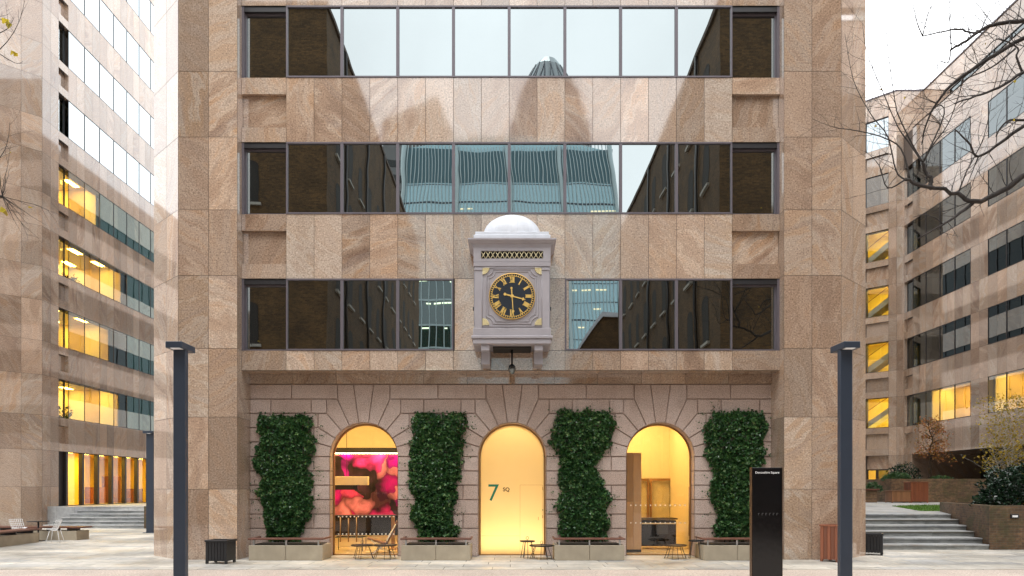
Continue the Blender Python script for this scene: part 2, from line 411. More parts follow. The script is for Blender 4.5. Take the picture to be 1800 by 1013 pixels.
M['stone_sill'] = simple('pale_stone_sill', (.38, .36, .32), .8)
M['window_black'] = glass('warehouse_window', (.012, .012, .012), fac=.0)
M['soil'] = simple('planting_soil', (.035, .025, .017), .95, bump=.4)
M['green7'] = simple('green_vinyl', (.0, .20, .13), .5)
M['white_ink'] = simple('white_lettering', (.85, .85, .85), .6)
M['dot'] = simple('white_glazing_dot', (.85, .80, .68), .6)
# ------------------------------------------------------------------ ground
def paving_mat(name, c1, c2, c3, bw, bh, joint=.006, blotch=1.0):
    t = NT(name); pos = t.pos()
    b = t.n('ShaderNodeTexBrick', {'Vector': pos, 'Color1': (0, 0, 0), 'Color2': (1, 1, 1), 'Mortar': (.5, .5, .5), 'Scale': 1.0, 'Mortar Size': joint,
                                   'Mortar Smooth': .3, 'Bias': 0.0, 'Brick Width': bw, 'Row Height': bh})
    b.offset = .37; b.squash = 1.3; b.squash_frequency = 3
    c = t.ramp(b.outputs[0], [(0, c1), (.5, c2), (1, c3)])
    c = t.mix(1.0, c, t.ramp(t.noise(pos, .35, 6, .65), [(.3, (1-.55*blotch,)*3), (.62, (1.12,)*3)]), 'MULTIPLY')
    c = t.mix(1.0, c, t.ramp(t.noise(pos, 5.0, 5, .7), [(.25, (.72,)*3), (.65, (1.1,)*3)]), 'MULTIPLY')
    rust = t.noise(pos, .55, 4, .6)
    c = t.mix(t.ramp(rust, [(.62, (0,)*3), (.78, (.55,)*3)]), c, (.30, .19, .09))
    c = t.mix(b.outputs['Fac'], c, (.12, .11, .09))
    r = t.ramp(t.noise(pos, .5, 4, .6), [(.35, (.34,)*3), (.6, (.75,)*3)])
    t.bsdf(Base_Color=c, Roughness=r, Normal=t.bump(t.math('SUBTRACT', t.math('MULTIPLY', t.noise(pos, 8, 4), .3), b.outputs['Fac']), .3, .012)); return t.m

M['flag'] = paving_mat('york_stone_flags', (.47,.44,.385), (.60,.555,.48), (.40,.39,.37), 1.15, .62, joint=.011)
M['flag2'] = paving_mat('upper_plaza_flags', (.36,.37,.38), (.42,.42,.41), (.32,.33,.34), .9, .6, blotch=.6)
def gravel_mat():
    t = NT('resin_bound_gravel'); pos = t.pos()
    n = t.noise(pos, 30, 3, .75); n2 = t.noise(pos, .6, 5, .6)
    c = t.ramp(n, [(.28, (.20,.15,.12)), (.48, (.46,.38,.32)), (.68, (.66,.57,.50))])
    c = t.mix(1.0, c, t.ramp(n2, [(.3, (.82,)*3), (.7, (1.12,)*3)]), 'MULTIPLY')
    t.bsdf(Base_Color=c, Roughness=.8, Normal=t.bump(n, .4, .008)); return t.m
M['gravel'] = gravel_mat()
def slate_mat():
    t = NT('step_stone'); pos = t.pos(); pid = t.pid()
    n = t.noise(t.n('ShaderNodeVectorMath', {0: pos, 1: (.7, .7, 2.5)}, operation='MULTIPLY').outputs[0], 2.2, 6, .7)
    c = t.ramp(n, [(.32, (.13,.135,.13)), (.5, (.24,.25,.245)), (.66, (.33,.33,.31)), (.76, (.30,.21,.14))])
    k = t.math('ADD', .8, t.math('MULTIPLY', pid, .4)).outputs[0]
    c = t.mix(1.0, c, t.n('ShaderNodeCombineColor', {0: k, 1: k, 2: k}).outputs[0], 'MULTIPLY')
    t.bsdf(Base_Color=c, Roughness=.5, Normal=t.bump(n, .2, .01)); return t.m
M['step'] = slate_mat()

m = MB(); m.box(-420, 420, -420, 500, -.6, -.02); m.build('ground', M['gravel']); C.objects['ground']['kind'] = 'structure'
m = MB(); m.poly([(-120, 17.45, 0), (120, 17.45, 0), (120, 120, 0), (-120, 120, 0)]); m.poly([(-120, 17.45, -.03), (120, 17.45, -.03), (120, 17.45, 0), (-120, 17.45, 0)])
tag(m.build('pavement', M['flag']), kind='structure')
m = MB(); m.poly([(-120, -80, -.008), (120, -80, -.008), (120, 17.45, -.008), (-120, 17.45, -.008)])
tag(m.build('gravel_path', M['gravel']), kind='structure')

# ------------------------------------------------------------------ windows (shared meshes)
WIN = {}
def window(parent, W, H, loc, rz, pane='mirror', fr='frame', bar=.045, rec=.05, bars=(), proud=.02):
    """window part (frame) with a pane below it; loc is relative to the parent; local x along the wall"""
    key = (round(W, 3), round(H, 3), pane, fr, bar, rec, bars, proud)
    if key not in WIN:
        f = MB(); b = bar
        f.box(0, W, -proud, rec, 0, b); f.box(0, W, -proud, rec, H-b, H)
        f.box(0, b, -proud+.003, rec, b, H-b); f.box(W-b, W, -proud+.003, rec, b, H-b)
        for z in bars: f.box(b, W-b, -proud+.006, rec, z-.03, z+.03)
        p = MB(); p.poly([(b*.6, rec*.6, b*.6), (W-b*.6, rec*.6, b*.6), (W-b*.6, rec*.6, H-b*.6), (b*.6, rec*.6, H-b*.6)])
        WIN[key] = (f.mesh('window', M[fr]), p.mesh('pane', M[pane]))
    fm, pm = WIN[key]
    o = link('window', fm, parent, loc, rz); link('pane', pm, o)
    return o

# ------------------------------------------------------------------ main office block
D0 = 20.154; DP = 19.854
XL, XR = -7.27, 7.29; XLo, XRo = -8.85, 8.82; TOP = 29.6; NF = 6
bld = thing('office_building', 'polished brown granite office block with the wall clock and three lit arches', 'office building', (0, D0, 0))
OFF = (0, D0, 0)
ZB = [5.63 + 3.69*k for k in range(NF+1)]; ZT = [7.57 + 3.69*k for k in range(NF)]
mull = [-6.06 + 1.5075*i for i in range(9)]                # mullion lines of the eight middle bays
def U(px): return (px - VX) / 65.0
# spandrel slabs (wall frame: x, -w, z with w=0 at D0)
half = []
for i in range(8): half += [mull[i], (mull[i] + mull[i+1]) / 2]
half.append(mull[8])
for k in range(NF):
    za, zb_ = ZT[k], ZB[k+1]; skin = MB()
    panels(skin, half, [za, zb_])
    for a, b in ((XL, mull[0]), (mull[8], XR)):
        panels(skin, [a, b], [za, za + .40]); panels(skin, [a, b], [zb_ - .45, zb_])
        panels(skin, [a, b], [za + .40, zb_ - .45], w=-.12)
        skin.box(a, b, 0, .12, za + .395, za + .40); skin.box(a, b, 0, .12, zb_ - .45, zb_ - .445)
    skin.build('spandrel', M['granite'], bld)
skin = MB()
# course below the first row; joints fall on every half bay
panels(skin, [XL] + half + [XR], [5.09, ZB[0]]); skin.build('sill_course', M['granite'], bld); skin = MB()
# the blank panel behind the clock
c0, c1 = U(799), U(1000)
panels(skin, [c0, -.72, .74, c1], [ZB[0], ZT[0]])
skin.build('blank_panel', M['granite'], bld)
back = MB()
for k in range(NF): back.box(XL, XR, .125, .5, ZT[k], ZB[k+1])
for k in range(NF):
    back.box(mull[0], mull[8], .012, .125, ZT[k]+.002, ZB[k+1]-.002)
back.box(XL, XR, .012, .68, 5.085, ZB[0]-.002)
back.box(c0, c1, .012, .4, ZB[0], ZT[0])
back.box(XL, XR, .5, 6, ZT[0]+.9, TOP); back.box(XL, XR, .62, 6, ZB[0]-.1, ZT[0]+.9)
back.build('wall_core', M['grout'], bld)
# soffit and the shaded lintel over the arches
m = MB()
for i in range(12):
    a = XL + (XR - XL) * i / 12; b = XL + (XR - XL) * (i + 1) / 12
    m.poly([(a+.004, 0, 5.083), (b-.004, 0, 5.083), (b-.004, .62, 5.083), (a+.004, .62, 5.083)][::-1])
    m.box(a+.004, b-.004, .60, 1.2, 4.815, 5.08)
m.build('lintel', M['granite'], bld)
# window rows
for k in range(NF):
    H = ZT[k] - ZB[k]
    for i in range(8):
        if k == 0 and i in (3, 4): continue
        window(bld, 1.5075, H, (mull[i], 0, ZB[k]), 0, bar=.04)
    window(bld, mull[0] - XL - .06, H - .16, (XL + .06, .14, ZB[k] + .02), 0, bar=.035, rec=.06)
    window(bld, XR - mull[8] - .06, H - .16, (mull[8], .14, ZB[k] + .02), 0, bar=.035, rec=.06)
# jamb reveals and heads for the recessed end bays; heads painted dark as their shadow
for k in range(NF):
    m = MB()
    m.box(XL, XL+.06, .02, .30, ZB[k], ZT[k]); m.box(XL+.06, mull[0], .03, .30, ZT[k]-.14, ZT[k]-.002, 1); m.build('window_reveal', [M['frame'], M['dark_frame']], bld)
    m = MB(); m.box(XR-.06, XR, .02, .30, ZB[k], ZT[k]); m.box(mull[8], XR-.06, .03, .30, ZT[k]-.14, ZT[k]-.002, 1); m.build('window_reveal', [M['frame'], M['dark_frame']], bld)
# piers with their bevelled corners
zj = [-.25, 1.88, 3.80]
for k in range(NF): zj += [ZB[k], ZT[k]]
zj += [ZB[NF], TOP]
for s, xa, xb in ((-1, XLo, XL), (1, XR, XRo)):
    m = MB(); xm = (xa + xb) / 2 + (.02 if s < 0 else -.02)
    panels(m, [xa, xm, xb], zj, w=.30)
    xi = xb if s < 0 else xa
    q = MB()
    for j in range(len(zj) - 1):                          # inner return of the pier
        z0, z1 = zj[j]+.004, zj[j+1]-.004
        e = [(xi, -.296, z0), (xi, .296 if z0 > 5 else .70, z0), (xi, .296 if z0 > 5 else .70, z1), (xi, -.296, z1)]
        m.poly(e if s < 0 else e[::-1])
    cx0, cx1 = (xa, xi - .012) if s < 0 else (xi + .012, xb)
    m.box(cx0, cx1, -.285, 1.2, -.3, TOP, mat=1)
    m.build('pier', [M['granite'], M['grout']], bld)
    f = MB(); L0 = 1.75
    us = [-L0, -L0*.46, 0] if s < 0 else [0, L0*.46, L0]
    panels(f, us, zj)
    f.box(us[0], us[-1], .012, .6, -.3, TOP, mat=1)
    f.build('bevelled_corner', [M['granite'], M['grout']], bld, loc=(XLo if s < 0 else XRo, DP - D0, 0), rz=R(-45 if s < 0 else 45))
# long side walls running back, with window strips
XS = XRo + 1.75 * math.cos(R(45))
for s in (-1, 1):
    f = MB(); ylen = 68.0; y0 = DP + 1.75 * math.sin(R(45))
    us = frange(0, ylen, 1.5) if s > 0 else frange(-ylen, 0, 1.5)
    zz = [-.25, 1.88, 3.8] + sum(([ZB[k], ZT[k]] for k in range(NF)), []) + [TOP]
    panels(f, us, zz, skip=lambda u, z: abs(u) > 3 and any(ZB[k] < z < ZT[k] for k in range(NF)))
    for k in range(NF):
        a, b = (3, ylen) if s > 0 else (-ylen, -3)
        f.box(a, b, .06, .07, ZB[k], ZT[k], mat=2)
        for u in us:
            if abs(u) >= 3: f.box(u-.04, u+.04, .0, .06, ZB[k], ZT[k], mat=3)
    f.box(us[0], us[-1], .075, .6, -.3, TOP, mat=1)
    f.build('side_wall', [M['granite'], M['grout'], M['window_black'], M['dark_frame']], bld, loc=((XRo + 1.237) * s if s > 0 else XLo - 1.237, y0 - D0, 0), rz=R(90 * s))
m = MB(); m.box(XLo, XRo, .9, 69, TOP-.3, TOP); m.box(XLo, XRo, 9, 69, 0, TOP-.3); m.build('roof', M['grout'], bld)

# ---- rusticated ground storey with three arches
ARX = [-4.10, .055, 4.20]; AR = .945; ZS = 2.79; WP = .70      # wall face is .70 behind D0 (local y)
zc = [0, .78, 1.18, 1.585, 1.99, 2.39, 2.79, 3.20, 3.60, 4.0, 4.40, 4.815]
GX0, GX1 = -7.40, 7.38
rust = MB()
def offset_poly(P, d):
    n = len(P); out = []
    for i in range(n):
        a, b, c = Vector(P[i-1]), Vector(P[i]), Vector(P[(i+1) % n])
        e1 = (b-a).normalized(); e2 = (c-b).normalized()
        n1 = Vector((-e1.y, e1.x)); n2 = Vector((-e2.y, e2.x)); k = 1 + n1.dot(n2)
        out.append(tuple(b + (n1+n2) * (d / max(k, .35))))
    return out
def block(P):
    ar = sum(P[i-1][0]*P[i][1] - P[i][0]*P[i-1][1] for i in range(len(P)))
    if ar < 0: P = P[::-1]
    a = offset_poly(P, .010); b = offset_poly(P, .019); pid = rng.random(); n = len(P)
    rust.poly([(p[0], WP, p[1]) for p in b], 0, pid)
    for i in range(n):
        j = (i+1) % n
        rust.poly([(a[i][0], WP+.05, a[i][1]), (a[j][0], WP+.05, a[j][1]), (b[j][0], WP, b[j][1]), (b[i][0], WP, b[i][1])], 0, pid)
    rust.poly([(p[0], WP+.045, p[1]) for p in P], 0, .2)
ang = [8.18, 24.54, 40.9, 57.3, 73.6, 90.0]
outx = {4.40: .735, 4.0: 1.036, 3.6: 1.277, 3.2: 1.40, 2.79: 1.52}
def arc(cx, a0, a1, s, n=5): return [(cx + s*AR*math.sin(R(a0+(a1-a0)*i/n)), ZS + AR*math.cos(R(a0+(a1-a0)*i/n))) for i in range(n+1)]
for cx in ARX:
    block(arc(cx, -8.18, 8.18, 1) + [(cx+.283, 4.815), (cx-.283, 4.815)])
    for s in (-1, 1):
        block(arc(cx, 8.18, 24.54, s) + [(cx+s*.735, 4.40), (cx+s*.735, 4.815), (cx+s*.283, 4.815)])
        block(arc(cx, 24.54, 40.9, s) + [(cx+s*1.036, 4.0), (cx+s*1.036, 4.40), (cx+s*.735, 4.40)])
        block(arc(cx, 40.9, 57.3, s) + [(cx+s*1.277, 3.6), (cx+s*1.277, 4.0), (cx+s*1.036, 4.0)])
        block(arc(cx, 57.3, 73.6, s) + [(cx+s*1.40, 3.2), (cx+s*1.40, 3.6), (cx+s*1.277, 3.6)])
        block(arc(cx, 73.6, 90, s) + [(cx+s*1.40, 2.79), (cx+s*1.40, 3.2)])
lat = {2.79: 1.40, 3.20: 1.40, 3.60: 1.277, 4.0: 1.036, 4.40: .735}
for j in range(len(zc) - 1):
    z0, z1 = zc[j], zc[j+1]
    e = AR if z0 < 2.78 else lat[z0]
    gaps = [(GX0, ARX[0]-e), (ARX[0]+e, ARX[1]-e), (ARX[1]+e, ARX[2]-e), (ARX[2]+e, GX1)]
    for gi, (a, b) in enumerate(gaps):
        n = max(1, round((b-a) / 1.15)); cuts = [a + (b-a)*i/n for i in range(n+1)]
        if n > 1 and j % 2: cuts = [a, a + .62*(b-a)/n] + [a + (.62+i)*(b-a)/n for i in range(1, n)] + [b]
        for i in range(len(cuts)-1): block([(cuts[i], z0), (cuts[i+1], z0), (cuts[i+1], z1), (cuts[i], z1)])
# wall behind the face, pierced by the arches, and the arch soffits
for a, b in ((GX0-.3, ARX[0]-AR), (ARX[0]+AR, ARX[1]-AR), (ARX[1]+AR, ARX[2]-AR), (ARX[2]+AR, GX1+.3)):
    rust.box(a, b, WP+.05, WP+.40, -.2, ZS, 0, skip='lr')
N = 28
for cx in ARX:
    pts = [(cx+AR*math.cos(math.pi*i/N), ZS+AR*math.sin(math.pi*i/N)) for i in range(N+1)]
    for i in range(N):
        (ax, az_), (bx, bz) = pts[i], pts[i+1]
        rust.poly([(ax, WP+.40, az_), (bx, WP+.40, bz), (bx, WP+.03, bz), (ax, WP+.03, az_)][::-1], 0, .37, smooth=False)
        rust.poly([(ax, WP+.4, az_), (bx, WP+.4, bz), (bx, WP+.4, 4.9), (ax, WP+.4, 4.9)], 1)
    for s in (-1, 1):
        x = cx + s*AR
        for j in range(6): rust.poly([(x, WP+.02, zc[j]+.01), (x, WP+.40, zc[j]+.01), (x, WP+.40, zc[j+1]-.01), (x, WP+.02, zc[j+1]-.01)], 0, .4)
        rust.poly([(x+s*.004, WP+.02, 0), (x+s*.004, WP+.40, 0), (x+s*.004, WP+.40, ZS), (x+s*.004, WP+.02, ZS)], 1)
rust.build('rusticated_wall', [M['granite_rough'], M['grout']], bld)
# glazed arch infill: bronze frame with its pane
def frosted():
    t = NT('backlit_frosted_panel'); p = t.pos()
    n = t.noise(p, 1.2, 3)
    d = t.n('ShaderNodeBsdfTranslucent', {'Color': t.mix(n, (.92, .82, .58), (.98, .90, .70))})
    d2 = t.n('ShaderNodeBsdfDiffuse', {'Color': (.75, .64, .42)})
    mx = t.n('ShaderNodeMixShader', {0: .25, 1: d.outputs[0], 2: d2.outputs[0]})
    g = t.n('ShaderNodeBsdfGlossy', {'Roughness': .02}); fr = t.n('ShaderNodeFresnel', {'IOR': 1.45})
    m2 = t.n('ShaderNodeMixShader', {0: fr.outputs[0], 1: mx.outputs[0], 2: g.outputs[0]})
    t.t.links.new(m2.outputs[0], t.out.inputs[0]); return t.m
M['frosted'] = frosted()
def arch_outline(cx, r, z0, n=28): return [(cx-r, z0)] + [(cx-r*math.cos(math.pi*i/n), ZS+r*math.sin(math.pi*i/n)) for i in range(n+1)] + [(cx+r, z0)]
for ai, cx in enumerate(ARX):
    f = MB(); o = arch_outline(cx, AR-.002, .02); i_ = arch_outline(cx, AR-.05, .02)
    yf, yb = WP+.33, WP+.39
    for k in range(len(o)-1):
        for (A, B, fl) in ((o, i_, 0),):
            f.poly([(A[k][0], yf, A[k][1]), (A[k+1][0], yf, A[k+1][1]), (B[k+1][0], yf, B[k+1][1]), (B[k][0], yf, B[k][1])], 0)
        f.poly([(i_[k][0], yf, i_[k][1]), (i_[k+1][0], yf, i_[k+1][1]), (i_[k+1][0], yb, i_[k+1][1]), (i_[k][0], yb, i_[k][1])], 0)
    f.box(cx-AR, cx+AR, yf, yb, .0, .03)
    fo = f.build('arch_frame', M['bronze'], bld)
    p = MB(); q = arch_outline(cx, AR-.04, .03); p.poly([(x_, WP+.36, z_) for x_, z_ in q[::-1]])
    p.build('arch_glass', M['frosted'] if ai == 1 else M['shop'], fo)
    if ai != 1:                                            # rows of dots that make the glass visible
        d = MB()
        for z in (1.10, .60) if ai == 0 else (1.42, .92):
            for i in range(15 if ai == 0 else 12):
                x = cx - .84 + 1.68 * (i + .5) / (15 if ai == 0 else 12)
                d.poly([(x + .022*math.cos(a*math.pi/5), WP+.350, z + .022*math.sin(a*math.pi/5)) for a in range(10)])
        d.build('glazing_dots', M['dot'], fo)
    else:
        y = WP + .352
        sv = text_mesh('7', .68, M['green7'], .002); link('number', sv, fo, (cx - .54, y - .004, 1.55))
        sv = text_mesh('SQ', .15, M['black'], .002, bold=.004); link('lettering', sv, fo, (cx - .17, y - .004, 1.82))
        ln = MB()
        for a, b, c_, d_ in ((.22, .225, .1, 2.0), (.22, .86, 1.995, 2.0), (.855, .86, .1, 2.0), (-.88, .22, .548, .553)):
            ln.box(cx+a, cx+b, y-.003, y, c_, d_)
        for z in (.25, 1.05, 1.85): ln.box(cx+.86, cx+.872, y-.012, y, z, z+.09)
        ln.box(cx+.74, cx+.752, y-.02, y, 1.0, 1.09)
        ln.build('door_outline', M['bronze'], fo)

# ---- lobby rooms behind the arches (world y from 21.3)
lob = MB()                                                 # 0 cream, 1 black, 2 warm floor, 3 lights
M['lobbyfloor'] = simple('lobby_floor', (.55, .43, .27), .25, 0, .08, 2)
def room(x0, x1, y0, y1, z1, lights, mb=lob, lm=3):
    mb.poly([(x0,y0,.02),(x1,y0,.02),(x1,y1,.02),(x0,y1,.02)], 2); mb.poly([(x0,y0,z1),(x0,y1,z1),(x1,y1,z1),(x1,y0,z1)], 0)
    mb.poly([(x0,y1,0),(x1,y1,0),(x1,y1,z1),(x0,y1,z1)], 0)
    mb.poly([(x0,y0,0),(x0,y1,0),(x0,y1,z1),(x0,y0,z1)], 0); mb.poly([(x1,y1,0),(x1,y0,0),(x1,y0,z1),(x1,y1,z1)], 0)
    for (a, b, c, d, z) in lights: mb.poly([(a,c,z),(a,d,z),(b,d,z),(b,c,z)], lm)
Y = lambda d: d - D0
room(-7.35, -1.75, Y(21.26), Y(26.2), 4.7, [(-6.6, -2.4, Y(21.9), Y(22.2), 4.68), (-6.6, -2.4, Y(23.6), Y(23.9), 4.68)])
room(2.1, 5.55, Y(21.26), Y(26.0), 4.7, [(2.6, 5.0, Y(22.6), Y(22.9), 4.68), (2.6, 5.0, Y(24.5), Y(24.8), 4.68)])
# lit cavity behind the frosted middle arch
room(-1.5, 1.7, Y(21.26), Y(22.3), 4.7, [(-1.3, 1.5, Y(21.7), Y(21.9), 4.6)], lm=4)
lob.poly([(-1.2, Y(21.7), .06), (1.4, Y(21.7), .06), (1.4, Y(21.9), .06), (-1.2, Y(21.9), .06)], 4)
lob.build('lobby', [M['cream'], M['black'], M['lobbyfloor'], M['warm_soft'], M['warm_mid']], bld)
# ------------------------------------------------------------------ lobby contents
def flower_art():
    t = NT('flower_photograph'); uv = t.uv()
    w = t.n('ShaderNodeTexNoise', {'Vector': uv, 'Scale': 1.6, 'Detail': 2.0}).outputs['Color']
    v = t.n('ShaderNodeVectorMath', {0: uv, 1: t.n('ShaderNodeVectorMath', {0: w, 1: (1.5, 1.5, 0)}, operation='MULTIPLY').outputs[0]}, operation='ADD').outputs[0]
    vo = t.n('ShaderNodeTexVoronoi', {'Vector': v, 'Scale': 1.5, 'Randomness': 1.0}, feature='F1')
    cell = t.n('ShaderNodeSeparateColor', {0: vo.outputs['Color']}).outputs[0]
    col = t.ramp(cell, [(0, (.40,.0,.24)), (.24, (.70,.03,.34)), (.42, (.04,.015,.035)), (.5, (.80,.26,.45)), (.66, (.34,.0,.30)), (.76, (.72,.22,.04)), (.84, (.62,.05,.22)), (.93, (.85,.60,.60))], 'CONSTANT')
    sh = t.ramp(vo.outputs['Distance'], [(0, (1.7,1.55,1.6)), (.3, (1.1,)*3), (.55, (.5,)*3), (.78, (.08,)*3)])
    col = t.mix(1.0, col, sh, 'MULTIPLY')
    pet = t.n('ShaderNodeTexWave', {'Vector': v, 'Scale': 4.0, 'Distortion': 7.0, 'Detail': 2.0}).outputs[0]
    col = t.mix(1.0, col, t.ramp(pet, [(0, (.9,)*3), (1, (1.1,)*3)]), 'MULTIPLY')
    t.bsdf(Base_Color=col, Roughness=.3); return t.m
M['art'] = flower_art()
def solid(mb, name, mat, label, cat, loc, group=None, rz=0.0):
    """one-mesh thing; vertices are given in world coordinates, the origin goes to its base"""
    return tag(link(name, mb.mesh(name, mat, loc), None, loc, rz), label, cat, group)
t = thing('flower_mural', 'large photographic mural of magenta and orange petals inside the left arch', 'artwork', (-4.6, 25.4, 1.0))
m = MB(); m.box(-6.2, -2.9, 25.36, 25.42, .98, 3.10); m.build('picture', M['art'], t, (-4.6, 25.4, 1.0))
m = MB(); m.box(-6.3, -2.8, 25.2, 25.44, 3.10, 3.28); m.build('light_pelmet', M['black'], t, (-4.6, 25.4, 1.0))
m = MB(); m.box(-6.1, -3.0, 25.22, 25.30, 3.085, 3.098); m.build('strip_light', M['warm_soft'], t, (-4.6, 25.4, 1.0))
t = thing('lobby_counter', 'long black counter below the flower mural in the left arch', 'counter', (-4.6, 24.2, .02))
m = MB(); m.bbox(-6.0, -3.2, 23.9, 24.5, .40, 1.0); m.build('body', M['gloss_black'], t, (-4.6, 24.2, .02))
m = MB(); m.box(-6.05, -3.15, 23.86, 24.54, 1.0, 1.04); m.build('worktop', M['black'], t, (-4.6, 24.2, .02))
m = MB(); m.box(-5.9, -3.3, 24.0, 24.4, .02, .4); m.build('plinth', M['cream'], t, (-4.6, 24.2, .02))
t = thing('hanging_beam', 'pale boxed beam hung across the left arch in front of the mural', 'beam', (-4.9, 22.5, 1.85))
m = MB(); m.bbox(-5.6, -4.28, 22.4, 22.6, 2.0, 2.26); m.build('box', M['cream'], t, (-4.9, 22.5, 1.85))
m = MB(); m.box(-5.58, -4.6, 22.42, 22.58, 1.86, 1.998); m.build('trim', M['black'], t, (-4.9, 22.5, 1.85))
m = MB(); m.tube([(-4.94, 22.5, 2.26), (-4.94, 22.5, 4.7)], .008); m.build('cable', M['black'], t, (-4.9, 22.5, 1.85))
for i, x in enumerate((-4.83, -4.60, -4.37)):
    h = MB(); h.tube([(x, 21.18, .38), (x, 21.18, 1.06 + .03 * (i != 1))], .018, 8)
    for z in (.5, .95): h.tube([(x, 21.18, z), (x, 21.215, z)], .01, 6)
    solid(h, 'door_handle', M['bronze'], ('left', 'middle', 'right')[i] + ' one of the three upright bronze door pulls in the left arch', 'door handle', (x, 21.18, .38), 'door pulls on the left arch glass')
# easy chair
t = thing('lounge_chair', 'low slung tan leather lounge chair with striped back inside the left arch', 'chair', (-3.75, 21.75, .02), R(10))
m = MB(); m.xprism([(-.42, .42), (-.40, .46), (.12, .30), (.10, .24)], -.28, .28); m.build('seat', M['brownwood'], t)
m = MB()
for k in range(5): m.xprism([(.10, .27), (.16, .25), (.48, .92), (.42, .93)], -.28 + .115*k, -.28 + .115*k + .10, pid=k/5)
m.build('backrest', M['brownwood'], t)
m = MB()
for y in (-.3, .3):
    m.tube([(-.30, y, .40), (-.05, y, .15), (.30, y, .0), (.42, y, .0)], .012); m.tube([(.40, y, .85), (.10, y, .28), (-.25, y, .0), (-.40, y, .0)], .012)
m.build('leg_frame', M['steel'], t)
t = thing('coffee_table', 'spindly low glass coffee table behind the left arch glass', 'table', (-4.85, 22.6, .02))
m = MB(); m.box(-.45, .45, -.3, .3, .40, .42); m.build('tabletop', M['clear'], t)
for x in (-.42, .42):
    for y in (-.27, .27): m = MB(); m.tube([(x, y, .0), (x, y, .40)], .012); m.build('leg', M['black'], t)
t = thing('bronze_post', 'slim brass post standing in the left arch behind the lounge chair', 'post', (-3.62, 23.0, .02))
m = MB(); m.bbox(-.05, .05, -.05, .05, .05, 1.02); m.build('shaft', M['bronze'], t); m = MB(); m.bbox(-.12, .12, -.12, .12, 0, .05); m.build('base', M['bronze'], t)
# right arch
t = thing('wood_partition', 'tall brown timber screen at the left side of the right arch', 'partition', (3.55, 22.0, .02))
m = MB()
for a, b in ((3.2, 3.62), (3.625, 3.86)):
    for z0, z1 in ((.1, 1.5), (1.505, 2.95)): m.bbox(a, b, 21.95, 22.03, z0, z1, .004)
m.build('panel', M['palewood'], t, (3.55, 22.0, .02)); m = MB(); m.box(3.2, 3.86, 21.97, 22.02, .0, .12); m.build('base', M['black'], t, (3.55, 22, .02))
t = thing('reception_desk', 'black reception desk with a pale front rail inside the right arch', 'desk', (4.6, 23.2, .02))
m = MB(); m.bbox(4.04, 5.12, 23.0, 23.6, .12, .92); m.build('body', M['gloss_black'], t, (4.6, 23.2, .02))
m = MB(); m.box(4.0, 5.16, 22.96, 23.64, .94, .98); m.build('worktop', M['black'], t, (4.6, 23.2, .02))
m = MB(); m.box(4.06, 5.10, 22.985, 22.999, .80, .84); m.build('rail', M['cream'], t, (4.6, 23.2, .02))
m = MB(); m.box(4.5, 4.86, 22.98, 22.998, .50, .78); m.build('front_screen', M['lamp_blue'], t, (4.6, 23.2, .02))
t = thing('inner_door', 'glazed bronze framed double door at the back of the right arch', 'door', (4.7, 25.9, .02))
for a in (4.05, 4.85):
    m = MB(); m.box(a, a+.06, 25.85, 25.95, 0, 2.25); m.box(a+.70, a+.76, 25.85, 25.95, 0, 2.25); m.box(a+.06, a+.70, 25.85, 25.95, 2.17, 2.25); m.box(a+.06, a+.7, 25.85, 25.95, 0, .2)
    o = m.build('door_leaf', M['bronze'], t, (4.7, 25.9, .02))
    m = MB(); m.box(a+.06, a+.70, 25.89, 25.90, .2, 2.17); m.build('glass', M['shop'], o, (4.7, 25.9, .02))
h = MB(); h.tube([(5.08, 21.17, .55), (5.08, 21.17, 1.95)], .016, 8)
for z in (.75, 1.7): h.tube([(5.08, 21.17, z), (5.08, 21.22, z)], .01, 6)
solid(h, 'door_handle', M['bronze'], 'long upright bronze door pull in the right arch', 'door handle', (5.08, 21.17, .55))

# ------------------------------------------------------------------ the clock
CX = .045
ck = thing('wall_clock', 'mauve grey boxed wall clock with white dome and gold Roman numerals', 'clock', (CX, D0, 5.15))
KO = (0, 0, 0)
def kp(mb, name, mat, parent=ck): return mb.build(name, mat, parent, (0, 0, 5.15))
F = -1.0                                                   # front plane, local y (towards the camera)
m = MB(); m.bbox(-.97, .97, F, .15, 6.02, 7.62, .012)
for s in (-1, 1):
    m.box(s*.95, s*.78, F-.02, F, 6.02, 7.56); m.box(s*.98, s*.985, F+.1, -.05, 6.1, 7.5)
    m.box(s*.97, s*.76, F-.035, F, 7.50, 7.56)
kp(m, 'case', M['clockgrey'])
m = MB(); m.bbox(-1.0, 1.0, F-.03, .15, 5.80, 6.02, .012); m.bbox(-1.04, 1.04, F-.07, .15, 5.74, 5.82, .015); m.bbox(-1.0, 1.0, F-.04, .15, 5.60, 5.74, .02)
kp(m, 'base_moulding', M['clockgrey'])
m = MB(); m.bbox(-.99, .99, F-.02, .15, 7.60, 7.72, .01)
zl0, zl1, xl = 7.80, 8.0, .80
m.box(-.99, -xl, F-.02, .15, 7.72, 8.1); m.box(xl, .99, F-.02, .15, 7.72, 8.1); m.box(-xl, xl, F-.02, .15, 7.72, zl0); m.box(-xl, xl, F-.02, .15, zl1, 8.1)
fr = kp(m, 'frieze', M['clockgrey'])
m = MB(); m.box(-xl, xl, F+.06, F+.07, zl0, zl1); kp(m, 'vent_opening', M['dark'], fr)
m = MB(); n = 13; w = 2*xl/n
for i in range(n):
    for s in (0, 1):
        a = (-xl + i*w, zl0 if s == 0 else zl1); b = (-xl + (i+1)*w, zl1 if s == 0 else zl0)
        m.tube([(a[0], F+.01+.006*s, a[1]), (b[0], F+.01+.006*s, b[1])], .011, 4)
kp(m, 'lattice', M['palegold'], fr)
m = MB()                                                   # cornice: rings that step outwards
